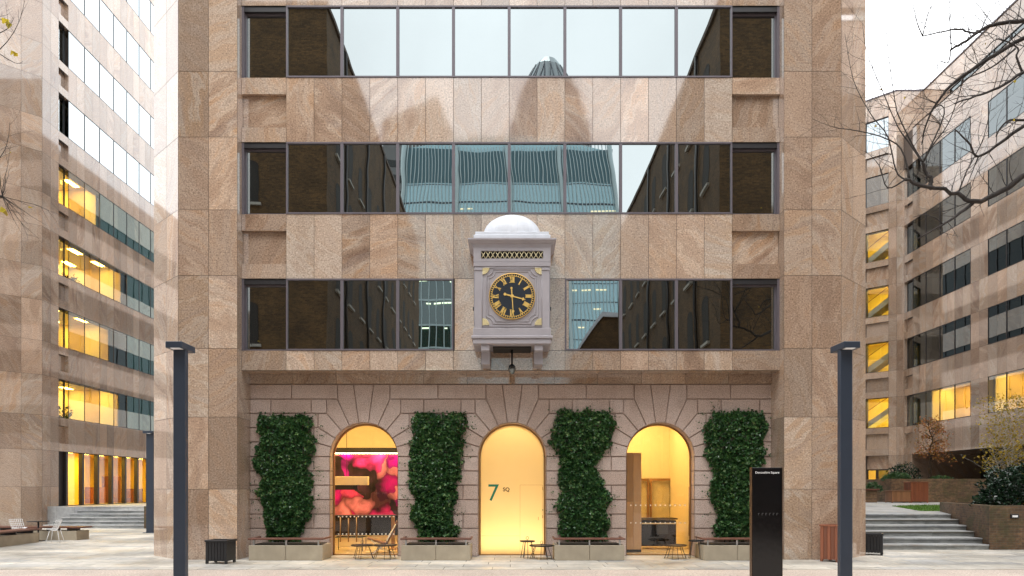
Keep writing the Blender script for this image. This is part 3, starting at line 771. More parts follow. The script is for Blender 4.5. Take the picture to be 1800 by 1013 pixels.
prof = [(.99, 8.08), (1.02, 8.10), (1.03, 8.16), (1.07, 8.19), (1.11, 8.24), (1.13, 8.25), (1.13, 8.29), (1.05, 8.30)]
for (r0, z0), (r1, z1) in zip(prof, prof[1:]):
    for q in (((-r0, F+.99-r0), (r0, F+.99-r0), (r1, F+.99-r1), (-r1, F+.99-r1)),):
        m.poly([(q[0][0], q[0][1], z0), (q[1][0], q[1][1], z0), (q[2][0], q[2][1], z1), (q[3][0], q[3][1], z1)])
    for s in (-1, 1):
        e = [(s*r0, .15, z0), (s*r0, F+.99-r0, z0), (s*r1, F+.99-r1, z1), (s*r1, .15, z1)]
        m.poly(e if s < 0 else e[::-1])
m.box(-1.05, 1.05, F-.06, .15, 8.296, 8.30)
kp(m, 'cornice', M['clockgrey'])
m = MB(); m.bbox(-.99, .99, F+.02, .12, 8.30, 8.43, .012); m.bbox(-.95, .95, F+.06, .12, 8.43, 8.52, .01); kp(m, 'plinth', M['lead'])
m = MB(); Rd = .76
m.lathe([(Rd+.04, 8.515), (Rd+.04, 8.55), (Rd, 8.55)] + [(Rd*math.cos(R(a)), 8.55 + .56*math.sin(R(a))) for a in range(0, 91, 6)], 0, 0, 40)
SQ = lambda mb: [setattr(mb, 'v', [(x, -.44 + y*.62, z) for x, y, z in mb.v])]; SQ(m)
do = kp(m, 'dome', M['lead'])
m = MB()
for k in range(8):
    a = 2*math.pi*k/8 + .2
    m.tube([(Rd*1.0*math.cos(R(e))*math.cos(a), Rd*1.0*math.cos(R(e))*math.sin(a), 8.55+.56*math.sin(R(e))) for e in range(0, 91, 9)], .006, 5)
SQ(m)
kp(m, 'dome_seam', M['lead'], do)
# raised panel moulding with scooped corners
ZC = 6.83
def scoop(hw, hh, r):
    P = []
    for cx_, cz, a0 in ((hw, hh, 270), (-hw, hh, 360), (-hw, -hh, 90), (hw, -hh, 180)):
        P += [(cx_ + r*math.cos(R(a0 - 90*i/6)), cz + r*math.sin(R(a0 - 90*i/6))) for i in range(7)]
    return P
m = MB()
for hw, hh, r, rad in ((.66, .70, .17, .016), (.60, .64, .17, .012)):
    P = scoop(hw, hh, r); P.append(P[0]); P.append(P[1])
    m.tube([(x, F-.006, ZC+z) for x, z in P], rad, 6)
for x in (-.77, .77): m.tube([(x, F-.01, 6.06), (x, F-.01, 7.5)], .012, 6)
m.tube([(-.77, F-.01, 7.57), (.77, F-.01, 7.57)], .012, 6); m.tube([(-.77, F-.01, 6.06), (.77, F-.01, 6.06)], .012, 6)
kp(m, 'panel_moulding', M['clockgrey'])
for sx in (-1, 1):
    for sz in (-1, 1):
        m = MB(); cx_, cz = sx*.76, ZC + sz*.74; rr = .175
        a0 = {(1, 1): 180, (-1, 1): 270, (1, -1): 90, (-1, -1): 0}[(sx, sz)]
        for k in range(6):
            a, b = R(a0 + 15*k), R(a0 + 15*k + 15); c = (a+b)/2
            o_, p_, q_ = (cx_, F-.01, cz), (cx_+rr*math.cos(a), F-.012, cz+rr*math.sin(a)), (cx_+rr*math.cos(b), F-.012, cz+rr*math.sin(b))
            t_ = (cx_+rr*1.04*math.cos(c), F-.045, cz+rr*1.04*math.sin(c))
            m.poly([o_, p_, t_]); m.poly([o_, t_, q_]); m.poly([p_, (p_[0], F, p_[2]), (q_[0], F, q_[2]), q_, t_])
        kp(m, 'shell_ornament', M['palegold'])
# dial
dial = MB(); dial.lathe([(0.0001, F-.030), (.575, F-.030), (.575, F+.01)], 0, 0, 48)
def flat(mb):                                              # lathe axis z -> clock axis -y
    mb.v = [(x, z, ZC + y) for x, y, z in mb.v]; return mb
dl = kp(flat(dial), 'dial', M['clockdark'])
g = MB(); g.lathe([(.572, F-.034), (.578, F-.046), (.590, F-.044), (.594, F-.02), (.594, F+.01)], 0, 0, 64)
kp(flat(g), 'dial_rim', M['gold'], dl)
g = MB()
for i in range(60):
    a = math.pi*2*i/60; r0, r1 = .520, .556; hw = .009 if i % 5 else .014
    ca, sa = math.cos(a), math.sin(a)
    g.poly([(r0*ca-hw*-sa, F-.035, ZC+r0*sa-hw*ca), (r0*ca+hw*-sa, F-.035, ZC+r0*sa+hw*ca), (r1*ca+hw*-sa, F-.035, ZC+r1*sa+hw*ca), (r1*ca-hw*-sa, F-.035, ZC+r1*sa-hw*ca)])
g2 = MB(); g2.lathe([(.512, F-.032), (.516, F-.037), (.522, F-.037), (.526, F-.032)], 0, 0, 64); flat(g2)
kp(g, 'minute_track', M['gold'], dl); kp(g2, 'inner_ring', M['gold'], dl)
NUM = ['XII', 'I', 'II', 'III', 'IIII', 'V', 'VI', 'VII', 'VIII', 'IX', 'X', 'XI']
wid = {'I': .34, 'V': .86, 'X': .86}
for i, s in enumerate(NUM):
    g = MB(); a = R(30*i); h = .155; sc = h*.50; tw = sum(wid[c] for c in s)*sc
    er = Vector((math.sin(a), math.cos(a))); et = Vector((math.cos(a), -math.sin(a)))       # out, and to the right of the numeral
    def P2(u, v): q = er*(.425 + v) + et*u; return (q.x, F-.037, ZC+q.y)
    def bar(u0, u1, w): g.poly([P2(u0-w, -h/2), P2(u0+w, -h/2), P2(u1+w, h/2), P2(u1-w, h/2)])
    def serif(u, v, l): g.poly([P2(u-l, v-.006), P2(u+l, v-.006), P2(u+l, v+.006), P2(u-l, v+.006)])
    x = -tw/2
    for c in s:
        w_ = wid[c]*sc; mid = x + w_/2
        if c == 'I': bar(mid, mid, .0145); serif(mid, h/2, .024); serif(mid, -h/2, .024)
        elif c == 'V': bar(mid, mid-w_*.36, .014); bar(mid, mid+w_*.36, .007); serif(mid-w_*.36, h/2, .022); serif(mid+w_*.36, h/2, .018)
        else:
            bar(mid+w_*.36, mid-w_*.36, .014); bar(mid-w_*.36, mid+w_*.36, .007)
            for u in (-.36, .36): serif(mid+w_*u, h/2, .02); serif(mid+w_*u, -h/2, .02)
        x += w_
    kp(g, 'numeral', M['gold'], dl)
def hand(name, deg, L1, tail, w, y):
    g = MB(); a = R(deg); er = Vector((math.sin(a), math.cos(a))); et = Vector((math.cos(a), -math.sin(a)))
    def ring(pts): g.poly([((er*v+et*u).x, y, ZC+(er*v+et*u).y) for u, v in pts])
    ring([(-w, 0), (w, 0), (w*.75, L1*.72), (-w*.75, L1*.72)])
    ring([(-w*.7, L1*.70), (w*.7, L1*.70), (w*2.6, L1*.78), (w*.6, L1*.88), (0, L1), (-w*.6, L1*.88), (-w*2.6, L1*.78)])
    ring([(-w, .0), (w, .0), (w*1.1, -tail*.7), (-w*1.1, -tail*.7)])
    ring([(w*2.2*math.cos(k*math.pi/5), -tail*.82 + w*2.2*math.sin(k*math.pi/5)) for k in range(10)])
    g.xprism([(.045*math.cos(k*math.pi/6), ZC+.045*math.sin(k*math.pi/6)) for k in range(12)], y-.01, y+.005)
    kp(g, name, M['gold'], dl)
hand('hour_hand', 105, .37, .23, .017, F-.048); hand('minute_hand', 176, .50, .25, .013, F-.058)
for s in (-1, 1):
    m = MB(); x0, x1 = s*.80, s*.58
    m.bbox(x0, x1, F+.02, .15, 5.44, 5.60, .01)
    m.xprism([(x0, 5.14), (x1, 5.14), (x1, 5.44), (x0, 5.44)] if x0 < x1 else [(x1, 5.14), (x0, 5.14), (x0, 5.44), (x1, 5.44)], F+.30, .0)
    kp(m, 'bracket', M['clockgrey'])
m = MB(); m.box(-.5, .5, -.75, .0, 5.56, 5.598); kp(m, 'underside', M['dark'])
for s in (-1, 1): m = MB(); m.bbox(s*.97, s*1.03, -.55, -.40, 6.60, 6.68, .005); kp(m, 'side_latch', M['black'])
t = thing('hanging_lantern', 'small dark glass lantern hanging beneath the wall clock', 'lantern', (CX, D0-.45, 5.0))
m = MB(); m.tube([(0, 0, .16), (0, 0, .58)], .03); m.lathe([(.05, .17), (.09, .13), (.09, .10)], 0, 0, 16); m.build('stem', M['black'], t)
m = MB(); m.lathe([(.085, .12), (.10, .05), (.08, -.03), (.03, -.08), (.0001, -.085)], 0, 0, 16); m.build('shade', M['clear_dark'], t)
m = MB(); m.lathe([(.0001, .08), (.03, .06), (.03, .0), (.0001, -.02)], 0, 0, 10); m.build('bulb', M['white_metal'], t)
# ------------------------------------------------------------------ the two wings
def wing_floor_rooms(name, parent, u0, u1, z0, z1, lit, loc, rz, depth=3.4, parts=3.0, rec=.12, step=2.4):
    """office rooms behind one row of windows: floor, ceiling, back wall, cross walls; lamps only in the lit stretches"""
    m = MB(); y0 = rec + .06
    m.poly([(u0,y0,z0),(u1,y0,z0),(u1,depth,z0),(u0,depth,z0)], 1); m.poly([(u0,y0,z1),(u0,depth,z1),(u1,depth,z1),(u1,y0,z1)], 0)
    us = sorted(set([u0, u1] + [x for ab in lit for x in ab if u0 < x < u1]))
    for a, b in zip(us, us[1:]):
        on = any(l0 <= a + .01 and b - .01 <= l1 for l0, l1 in lit)
        m.poly([(a,depth,z0),(b,depth,z0),(b,depth,z1),(a,depth,z1)], 0 if on else 1)
        n = max(1, round((b-a)/parts))
        m.box(a+.02, a+.10, y0+.05, depth, z0, z1, 0 if on else 1); m.box(b-.10, b-.02, y0+.05, depth, z0, z1, 0 if on else 1)
        if on:
            k = max(1, round((b-a)/step))
            for i in range(k):
                c = a + (b-a)*(i+.5)/k
                m.poly([(c-.5,y0+.7,z1-.02),(c-.5,y0+1.0,z1-.02),(c+.5,y0+1.0,z1-.02),(c+.5,y0+.7,z1-.02)], 2)
                m.poly([(c-.5,y0+2.4,z1-.02),(c-.5,y0+2.7,z1-.02),(c+.5,y0+2.7,z1-.02),(c+.5,y0+2.4,z1-.02)], 2)
        for i in range(max(1, round((b-a)/2.2))):          # desks and cupboards against the back
            x = a + (b-a)*rng.random()*.8
            m.box(x, x+rng.uniform(.6,1.4), depth-rng.uniform(.5,1.1), depth-.1, z0, z0+rng.uniform(.7,1.5), 3)
    return m.build(name, [M['cream'], M['greywall'], M['warm'], M['brownwood']], parent, loc=loc, rz=rz)

XW = -23.3
lw = thing('office_wing', 'pale granite wing on the left with stepped rows of windows and a glowing ground floor', 'office wing', (XW, 37.1, 0))
LB = [5.58 + 3.7*k for k in range(9)]; LT = [7.58 + 3.7*k for k in range(8)]
u_e0, u_e1, u_end = 38.45, 39.30, 51.3
mods = [u_e1 + 1.5*i for i in range(9)]
LL = (0, -37.1, 0)                                         # wing frame origin relative to the thing (x axis runs along +Y)
m = MB()
zz = [-.25, 2.0, 3.84] + sum(([LB[k], LT[k]] for k in range(8)), []) + [36.0]
panels(m, [37.1, 37.78, u_e0], [z for z in zz if True])
sp = frange(u_e1, u_end, .75)
for k in range(8):
    za = 3.84 if k == 0 else LT[k-1]; zb_ = LB[k]
    panels(m, sp, [za, zb_])
    panels(m, [u_e0, u_e1], [za, za+.42]); panels(m, [u_e0, u_e1], [zb_-.42, zb_]); panels(m, [u_e0, u_e1], [za+.42, zb_-.42], w=-.2)
panels(m, [u_e0] + sp, [LT[7], 36.0]); panels(m, [u_e0] + frange(u_e1, u_end, 1.5), [-.25, 1.0])
m.box(37.1, u_e0, .012, 1.0, -.3, 36, 1)
for k in range(8):
    za = 3.84 if k == 0 else LT[k-1]
    m.box(u_e0, u_e1, .21, .5, za, LB[k], 1); m.box(u_e1, u_end, .012, .5, za, LB[k], 1); m.box(u_e1-.001, u_e1+.01, .0, .25, za, LB[k], 0)
m.box(u_e0, u_end, .012, .5, LT[7], 36, 1); m.box(u_e0, u_end, .012, .5, -.3, 1.0, 1); m.box(37.1, u_end, 5, 6, -.3, 36, 1); m.box(37.1, u_end, .6, 6, 35.5, 36, 1)
m.build('stone_cladding', [M['granite_wing'], M['grout']], lw, loc=LL, rz=R(90))
lit = {0: [(38.4, 45.0)], 1: [(38.4, 43.9)], 2: [(38.4, 45.3)], 3: [(38.4, 42.6)]}
for k in range(8):
    H = LT[k] - LB[k]
    def wl(u): return (0, u - 37.1, LB[k])
    window(lw, u_e1-u_e0, H, (-.2, u_e0-37.1, LB[k]), R(90), 'clear', 'dark_frame', .05, .06)
    for i in range(8):
        window(lw, 1.5, H, wl(mods[i]), R(90), 'wing_mirror' if k > 3 else 'wing_teal' if i >= (4, 4, 4, 2)[k] else ('clear', 'clear_half', 'clear', 'clear_half')[(i+k) % 4], 'dark_frame', .022, .02, proud=.008)
    if k < 5: wing_floor_rooms('office_interior', lw, u_e0, u_end, LB[k]-.6, LT[k]+.25, lit.get(k, []), LL, R(90), rec=.25)
# ground floor: tall glazing between dark fins, brightly lit
for i in range(8):
    window(lw, 1.5, 2.84, (0-.25, mods[i]-37.1, 1.0), R(90), 'clear', 'dark_frame', .03, .06)
    f = MB(); f.box(mods[i]-.10, mods[i]+.08, .07, .28, 1.0, 3.84); f.build('fin', M['dark_frame'], lw, loc=LL, rz=R(90))
f = MB(); f.box(u_e0, mods[0]-.12, .2, .28, 1.0, 3.84); f.build('fin', M['dark_frame'], lw, loc=LL, rz=R(90))
M['amber'] = simple('amber_lobby_wall', (.88, .60, .08), .6, 0, .06)
m = MB()
m.poly([(u_e0,.4,1.0),(u_end,.4,1.0),(u_end,4.5,1.0),(u_e0,4.5,1.0)], 2); m.poly([(u_e0,.4,3.9),(u_e0,4.5,3.9),(u_end,4.5,3.9),(u_end,.4,3.9)], 0)
m.poly([(u_e0,2.2,1.0),(44.6,2.2,1.0),(44.6,2.2,3.9),(u_e0,2.2,3.9)], 0); m.poly([(44.6,4.5,1.0),(u_end,4.5,1.0),(u_end,4.5,3.9),(44.6,4.5,3.9)], 0)
m.box(44.55, 44.65, 2.2, 4.5, 1.0, 3.9, 0); m.box(u_e0-.1, u_e0, .3, 4.5, 1, 3.9, 0); m.box(u_end, u_end+.1, .3, 4.5, 1, 3.9, 0)
for i in range(7):
    c = 39.6 + 1.6*i; m.poly([(c-.5,.9,3.88),(c-.5,1.2,3.88),(c+.5,1.2,3.88),(c+.5,.9,3.88)], 3)
for a, b, h in ((45.2, 46.6, 1.0), (47.6, 48.4, 1.7), (50, 52, .9)): m.box(a, b, 2.0, 2.8, 1.0, 1.0+h, 4)
m.tube([(40.0, 1.4, 1.0), (40.0, 1.4, 2.0), (41.4, 1.4, 2.0), (41.4, 1.4, 1.0)], .03, 6, 3 if False else 4)
m.build('lit_foyer', [M['amber'], M['amber'], M['lobbyfloor'], M['foyer_light'], M['redwood']], lw, loc=LL, rz=R(90))
# bevelled near end of the wing
m = MB()
panels(m, [-3.6, -2.7, -1.8, -.9, 0], zz); m.box(-3.6, 0, .012, .6, -.3, 36, 1)
m.build('bevelled_end', [M['granite_wing'], M['grout']], lw, loc=(0, 0, 0), rz=R(45))

m = MB(); panels(m, frange(-4.5, 0, 1.5), zz); m.box(-4.5, 0, .012, .6, -.3, 36, 1)
m.build('end_wall', [M['granite_wing'], M['grout']], lw, loc=(-3.6*math.cos(R(45)), -3.6*math.cos(R(45)), 0))
m = MB(); panels(m, frange(u_end, 63.3, 1.5), zz); m.box(u_end, 63.3, .012, .6, -.3, 36, 1)
m.build('plain_wall', [M['granite_wing'], M['grout']], lw, loc=LL, rz=R(90))
XE = 25.7
rw = thing('office_wing', 'granite wing on the right behind the bare branches, with dark window bands and stair bay', 'office wing', (XE, 48.7, 0))
RB = [5.95 + 3.7*k for k in range(6)]; RT = [7.93 + 3.7*k for k in range(5)]
RLoc = (0, -48.7, 0)                                       # frame x axis runs along -Y: u = -y
def rx(y): return -y
ys = [48.6, 47.6, 46.1, 44.6, 43.1, 41.6]                  # a narrow bay, four wide ones, then a pier
ys2 = [40.1 - 1.5*i for i in range(8)] + [28.6]
zr = [4.1] + sum(([RB[k], RT[k]] for k in range(5)), []) + [25.0]
m = MB()
ucols = sorted(set([rx(48.7), rx(47.6)] + [rx(y) for y in frange(47.6, 41.6, .75)] + [rx(41.6), rx(40.85), rx(40.1)] + [rx(y) for y in frange(40.1, 28.6, .75)] + [rx(27.0), rx(25.4)]))
def is_win(u, z):
    y = -u
    return any(RB[k] < z < RT[k] for k in range(5)) and (41.6 < y < 48.6 or 28.6 < y < 40.1)
panels(m, ucols, zr, skip=lambda u, z: is_win(u, z) or (-u > 47.6 and z < 24))
for k in range(5):                                         # narrow bay with its recessed panel
    za = 4.1 if k == 0 else RT[k-1]; zb_ = RB[k]
    panels(m, [rx(48.6), rx(47.6)], [za, za+.45]); panels(m, [rx(48.6), rx(47.6)], [zb_-.45, zb_]); panels(m, [rx(48.6), rx(47.6)], [za+.45, zb_-.45], w=-.2)
    m.box(rx(48.7), rx(25.4), .21, .5, za, zb_, 1); m.box(rx(47.6), rx(25.4), .012, .21, za, zb_, 1); m.box(rx(48.6), rx(48.7), 0, .5, za, zb_, 0)
    m.box(rx(41.6), rx(40.1), .012, .5, zb_, RT[k], 1); m.box(rx(28.6), rx(25.4), .012, .5, zb_, RT[k], 1); m.box(rx(48.7), rx(48.6), 0, .5, zb_, RT[k], 0)
m.box(rx(48.7), rx(25.4), .012, .9, RT[4], 24.99, 1); m.box(rx(48.7), rx(25.4), 5, 6, 0, 25, 1)
m.build('stone_cladding', [M['granite_wing'], M['grout']], rw, loc=RLoc, rz=R(-90))
for k in range(5):
    H = RT[k] - RB[k]
    for yy in (ys, ys2):
        for i in range(len(yy)-1):
            a, b = yy[i], yy[i+1]
            narrow = (yy is ys and i == 0)
            window(rw, a - b, H, (.2 if narrow else 0, a - 48.7, RB[k]), R(-90), ('clear', 'clear_half')[i % 3 == 1] if k == 0 else 'clear_dark', 'dark_frame', .028, .03, proud=.01)
    litr = {0: [(rx(46.1), rx(41.6)), (rx(40.1), rx(28.6))]}.get(k, [])
    if k == 1: litr = []
    wing_floor_rooms('office_interior', rw, rx(48.6), rx(28.4), RB[k]-.6, RT[k]+.3, litr, RLoc, R(-90), rec=.25)
# undercroft below the wing
m = MB()
m.poly([(rx(48.7), 0, 4.1), (rx(25.4), 0, 4.1), (rx(25.4), 4.5, 4.1), (rx(48.7), 4.5, 4.1)][::-1], 0)
m.box(rx(48.7), rx(25.4), 4.4, 4.6, .5, 4.1, 1); m.box(rx(48.7), rx(47.7), .0, 4.4, 0, 4.095, 0); m.box(rx(27.0), rx(25.4), 0, 4.4, 0, 4.095, 0)
m.build('undercroft', [M['granite_wing'], M['dark']], rw, loc=RLoc, rz=R(-90))
# near end wall
m = MB(); panels(m, [XE, XE+1.5, XE+3, XE+4.5, XE+6], [0, 2, 4.1] + zr[1:]); m.box(XE+.3, XE+6, .012, .5, 0, 25, 1)
m.build('end_wall', [M['granite_wing'], M['grout']], rw, loc=(-XE, 25.4-48.7, 0), rz=0)
# set-back top storey with its own return, window strip and coping
m = MB()
XT = 27.0
panels(m, [rx(y) for y in frange(48.7, 25.4, 1.5)], [24.6, 25.25, 26.45, 27.9], w=-(XT-XE), skip=lambda u, z: 25.25 < z < 26.45 and -u < 46)
m.box(rx(48.7), rx(25.4), XT-XE+.015, XT-XE+.6, 24.6, 25.25, 1); m.box(rx(48.7), rx(25.4), XT-XE+.015, XT-XE+.6, 26.45, 27.9, 1); m.box(rx(48.7), rx(46), XT-XE+.015, XT-XE+.6, 25.2, 26.5, 1)
m.box(rx(48.7), rx(25.4), XT-XE-.06, XT-XE+.6, 27.9, 27.98, 2); m.box(rx(48.7), rx(25.4), .0, XT-XE+.2, 24.9, 24.99, 0)
m.build('top_storey', [M['granite_wing'], M['grout'], M['frame']], rw, loc=RLoc, rz=R(-90))
for i in range(12):
    window(rw, 1.45, 1.2, (XT-XE, 46.0 - 1.45*i - 48.7, 25.25), R(-90), 'clear_dark', 'dark_frame', .035, .06)
# frontal return and stair bay bevel
XC, YC = 25.25, 48.7
m = MB(); panels(m, [XC, XE+.01], [0, 2.0] + zr, w=0); panels(m, [XC, XT], [25.0, 26.4, 27.9]); m.box(XC, XT+.3, .012, .5, -.2, 27.89, 1); m.box(XC, XT, -.05, .5, 27.9, 27.98, 2)
m.build('corner_pier', [M['granite_wing'], M['grout'], M['frame']], rw, loc=(-XE, 0, 0), rz=0)
m = MB()
wu0, wu1 = -1.95, -.50
cols = [-7.0, -4.5, wu0, wu1, 0]
zs_ = [-.1, 1.15, 3.2, 4.1] + sum(([RB[k], RT[k]] for k in range(5)), []) + [RT[4]+1.72, RB[0]+3.7*5+2.2, 27.9]
zs_ = sorted(set(zs_))
panels(m, cols, zs_, skip=lambda u, z: wu0 < u < wu1 and (any(RB[k] < z < RT[k] for k in range(6 if False else 5)) or 24.4 < z < 26.6 or 1.15 < z < 4.1 or True))
for k in range(6):
    za = 4.1 if k == 0 else RT[k-1]; zb_ = RB[k] if k < 6 else 27.9
    panels(m, [wu0, wu1], [za, za+.42]); panels(m, [wu0, wu1], [zb_-.42, zb_]); panels(m, [wu0, wu1], [za+.42, zb_-.42], w=-.14)
    m.box(wu0, wu1, .15, .5, za, zb_, 1)
panels(m, [wu0, wu1], [RB[5]+2.0, 27.9]); m.box(wu0, wu1, .012, .5, RB[5]+2.0, 27.9, 1)
m.box(wu1, 0, .012, .5, -.1, 27.9, 1); m.box(-7, wu0, .012, .5, -.1, 27.9, 1); m.box(-7, 0, -.05, .5, 27.9, 27.98, 2)
panels(m, [wu0, wu1], [3.2, 4.1], w=-.3); m.box(wu0, wu1, .31, .5, 3.2, 4.1, 3)
m.build('stair_bay', [M['granite_wing'], M['grout'], M['frame'], M['dark_frame']], rw, loc=(XC-XE, YC-48.7, 0), rz=R(-45))
SB = (XC-XE, YC-48.7, 0)
def sbp(u, w, z): c = math.cos(R(45)); return (SB[0] + u*c + w*(-c), SB[1] - u*c - w*c, z)
for k in range(6):
    window(rw, wu1-wu0, 1.98, sbp(wu0, -.08, RB[k]), R(-45), 'clear' if k < 4 else 'wing_mirror', 'dark_frame', .03, .03)
window(rw, .62, 2.0, sbp(wu0+.02, -.25, 1.2), R(-45), 'clear', 'dark_frame', .07, .06)
dw = window(rw, .80, 2.0, sbp(wu0+.66, -.25, 1.2), R(-45), 'clear_dark', 'dark_frame', .07, .06)
dw.name = 'door'
sg = MB(); sg.box(.30, .52, -.032, -.026, 1.02, 1.38, 0); sg.box(.33, .49, -.036, -.033, 1.05, 1.19, 1); sg.box(.36, .46, -.036, -.033, 1.24, 1.34, 1)
M['notice_blue'] = simple('notice_blue', (.03, .16, .40), .5)
sg.build('door_notice', [M['white_ink'], M['notice_blue']], dw)
m = MB()                                                   # stairwell behind the bay: zigzag flights
M['stairwall'] = simple('yellow_stairwell', (.85, .68, .22), .7, 0, .05)
m.poly([(wu0-1.2, 2.6, .5), (wu1+.3, 2.6, .5), (wu1+.3, 2.6, 24), (wu0-1.2, 2.6, 24)], 0)
m.poly([(wu0-1.2, .5, .5), (wu0-1.2, 2.6, .5), (wu0-1.2, 2.6, 24), (wu0-1.2, .5, 24)], 0); m.poly([(wu1+.3, 2.6, .5), (wu1+.3, .5, .5), (wu1+.3, .5, 24), (wu1+.3, 2.6, 24)], 0)
for k in range(5):
    zb_ = RB[k]
    m.xprism([(wu0-.6, zb_-.2), (wu0-.6, zb_+.2), (wu1, zb_+1.55), (wu1, zb_+1.15)], .8, 1.9, 4)
    m.xprism([(wu0-.6, zb_+1.0), (wu0-.6, zb_+1.04), (wu1, zb_+2.34), (wu1, zb_+2.30)], 1.0, 1.04, 3)
    m.box(wu0-1.2, wu1+.3, .5, 2.6, zb_+2.25, zb_+2.4, 0)
    m.poly([(wu0, .9, zb_+2.24), (wu0, 1.2, zb_+2.24), (wu1, 1.2, zb_+2.24), (wu1, .9, zb_+2.24)], 2)
m.poly([(wu0, .8, 3.9), (wu0, 1.1, 3.9), (wu1, 1.1, 3.9), (wu1, .8, 3.9)], 2); m.poly([(wu0-1.2, .5, 1.2), (wu1+.3, .5, 1.2), (wu1+.3, 2.6, 1.2), (wu0-1.2, 2.6, 1.2)], 0)
m.build('stairwell', [M['stairwall'], M['concrete'], M['stair_light'], M['brownwood'], M['lead']], rw, loc=SB, rz=R(-45))

# ------------------------------------------------------------------ raised plaza, steps, garden walls
m = MB()
m.poly([(9.5, 27.7, .96), (26, 27.7, .96), (30, 38, 1.19), (9.5, 38, 1.19)]); m.poly([(9.5, 38, 1.19), (30, 38, 1.19), (30, 70, 1.2), (9.5, 70, 1.2)])
m.poly([(9.5, 27.7, 0), (26, 27.7, 0), (26, 27.7, .96), (9.5, 27.7, .96)])
tag(m.build('upper_pavement', M['flag2']), kind='structure')
m = MB()
m.poly([(-24, 37.52, 1.0), (-9, 37.52, 1.0), (-9, 70, 1.0), (-24, 70, 1.0)]); m.poly([(-24, 37.52, 0), (-9, 37.52, 0), (-9, 37.52, 1.0), (-24, 37.52, 1.0)])
tag(m.build('raised_path', M['flag2']), kind='structure')
def steps(name, label, xs0, xs1, yfr, yback, H, nose=.03):
    t = thing(name, label, 'steps', ((xs0[0]+xs1[0])/2, yfr[0], 0)); n = len(yfr); h = H/n
    for i in range(n):
        m = MB(); x0, x1 = xs0[i], xs1[i]
        cuts = frange(x0, x1, 1.3)
        ya = yfr[i]; yb = yfr[i+1] + .1 if i < n-1 else yback
        for a, b in zip(cuts, cuts[1:]):
            m.box(a+.003, b-.003, ya+nose, ya+.5, h*i-.02, h*(i+1)-.05, 0); 
        for a, b in zip(cuts, cuts[1:]): m.bbox(a+.002, b-.002, ya, yb, h*(i+1)-.05, h*(i+1), .006, 1)
        m.build('step', [M['step'], M['flag2']], t, ((xs0[0]+xs1[0])/2, yfr[0], 0))
    return t
steps('stone_steps', 'wide flight of grey stone steps climbing beside the brick planter on the right', [9.6]*6, [14.85, 15.1, 15.4, 15.75, 16.0, 16.3],
      [23.1, 23.75, 24.6, 25.5, 26.4, 27.4], 27.75, .96)
steps('stone_steps', 'flight of pale stone steps rising to the glowing ground floor on the left', [-22.4, -22.15, -21.95, -21.75, -21.6, -21.5], [-17.55]*6,
      [35.7, 36.06, 36.42, 36.78, 37.14, 37.5], 37.6, 1.0)
def brick_planter(name, label, outline, z0, z1, soil_z=None, th=.23):
    t = thing(name, label, 'planter', (outline[0][0], outline[0][1], z0)); off = (outline[0][0], outline[0][1], z0)
    m = MB(); n = len(outline)
    inner = [(p[0], p[1]) for p in offset_poly(outline, th)]
    for i in range(n):
        j = (i+1) % n
        m.poly([(*outline[i], z0), (*outline[j], z0), (*outline[j], z1), (*outline[i], z1)])
        m.poly([(*outline[i], z1), (*outline[j], z1), (*inner[j], z1), (*inner[i], z1)])
        m.poly([(*inner[j], z1-.5), (*inner[i], z1-.5), (*inner[i], z1), (*inner[j], z1)])
    m.build('brickwork', M['brick_garden'], t, off)
    s = MB(); s.poly([(*p, (soil_z if soil_z else z1-.12)) for p in inner]); s.build('soil', M['soil'], t, off)
    return t
bp = brick_planter('brick_planter', 'mossy brick planter with a dark evergreen shrub beside the right steps', [(14.85, 23.1), (24.6, 23.1), (24.6, 29.5), (17.0, 29.5), (16.3, 27.7)], -.05, 1.37)
m = MB(); m.bbox(14.2, 14.34, -.02, .0, 1.0, 1.09, .004) if False else None
t = thing('step_light', 'little rectangular light set into the brick planter wall by the right steps', 'wall light', (15.62, 23.08, .98))
m = MB(); m.bbox(-.13, .13, -.02, .02, 0, .12, .006); m.build('housing', M['black'], t); m = MB(); m.box(-.085, .085, -.026, -.021, .03, .09); m.build('lens', M['white_ink'], t)
brick_planter('brick_planter', 'low brick planter with a small autumn tree under the right wing', [(19.95, 39.0), (25.0, 39.0), (25.0, 43.6), (19.95, 43.6)], 1.1, 2.42)
brick_planter('brick_planter', 'narrow brick pier planter beside the left steps and the far lamp post', [(-17.5, 35.6), (-16.5, 35.6), (-16.5, 38.5), (-17.5, 38.5)], 0, 1.06)
# lawn
gr = MB()
LA = [(16.3, 29.6), (24.0, 29.6), (24.0, 35.0), (19.2, 35.0), (17.4, 34.0)]
gz = lambda y: .96 + .0223*(y-27.7) + .005
M['lawn'] = leafmat('lawn_grass', [(.05,.12,.012), (.085,.19,.02), (.12,.24,.035)], .6, .2)
gr.poly([(x, y, gz(y)) for x, y in LA], 0, .3)
def inside(P, x, y):
    c = False
    for i in range(len(P)):
        (x0, y0), (x1, y1) = P[i-1], P[i]
        if (y0 > y) != (y1 > y) and x < (x1-x0)*(y-y0)/(y1-y0)+x0: c = not c
    return c
for i in range(9000):
    x, y = rng.uniform(16.2, 24), rng.uniform(29.5, 35)
    if inside(LA, x, y):
        a = rng.uniform(0, 6.28); h = rng.uniform(.03, .07); w = .012
        gr.poly([(x-w*math.cos(a), y-w*math.sin(a), gz(y)), (x+w*math.cos(a), y+w*math.sin(a), gz(y)), (x+rng.uniform(-.03,.03), y+rng.uniform(-.03,.03), gz(y)+h)], 0)
tag(gr.build('grass', M['lawn']), kind='stuff')
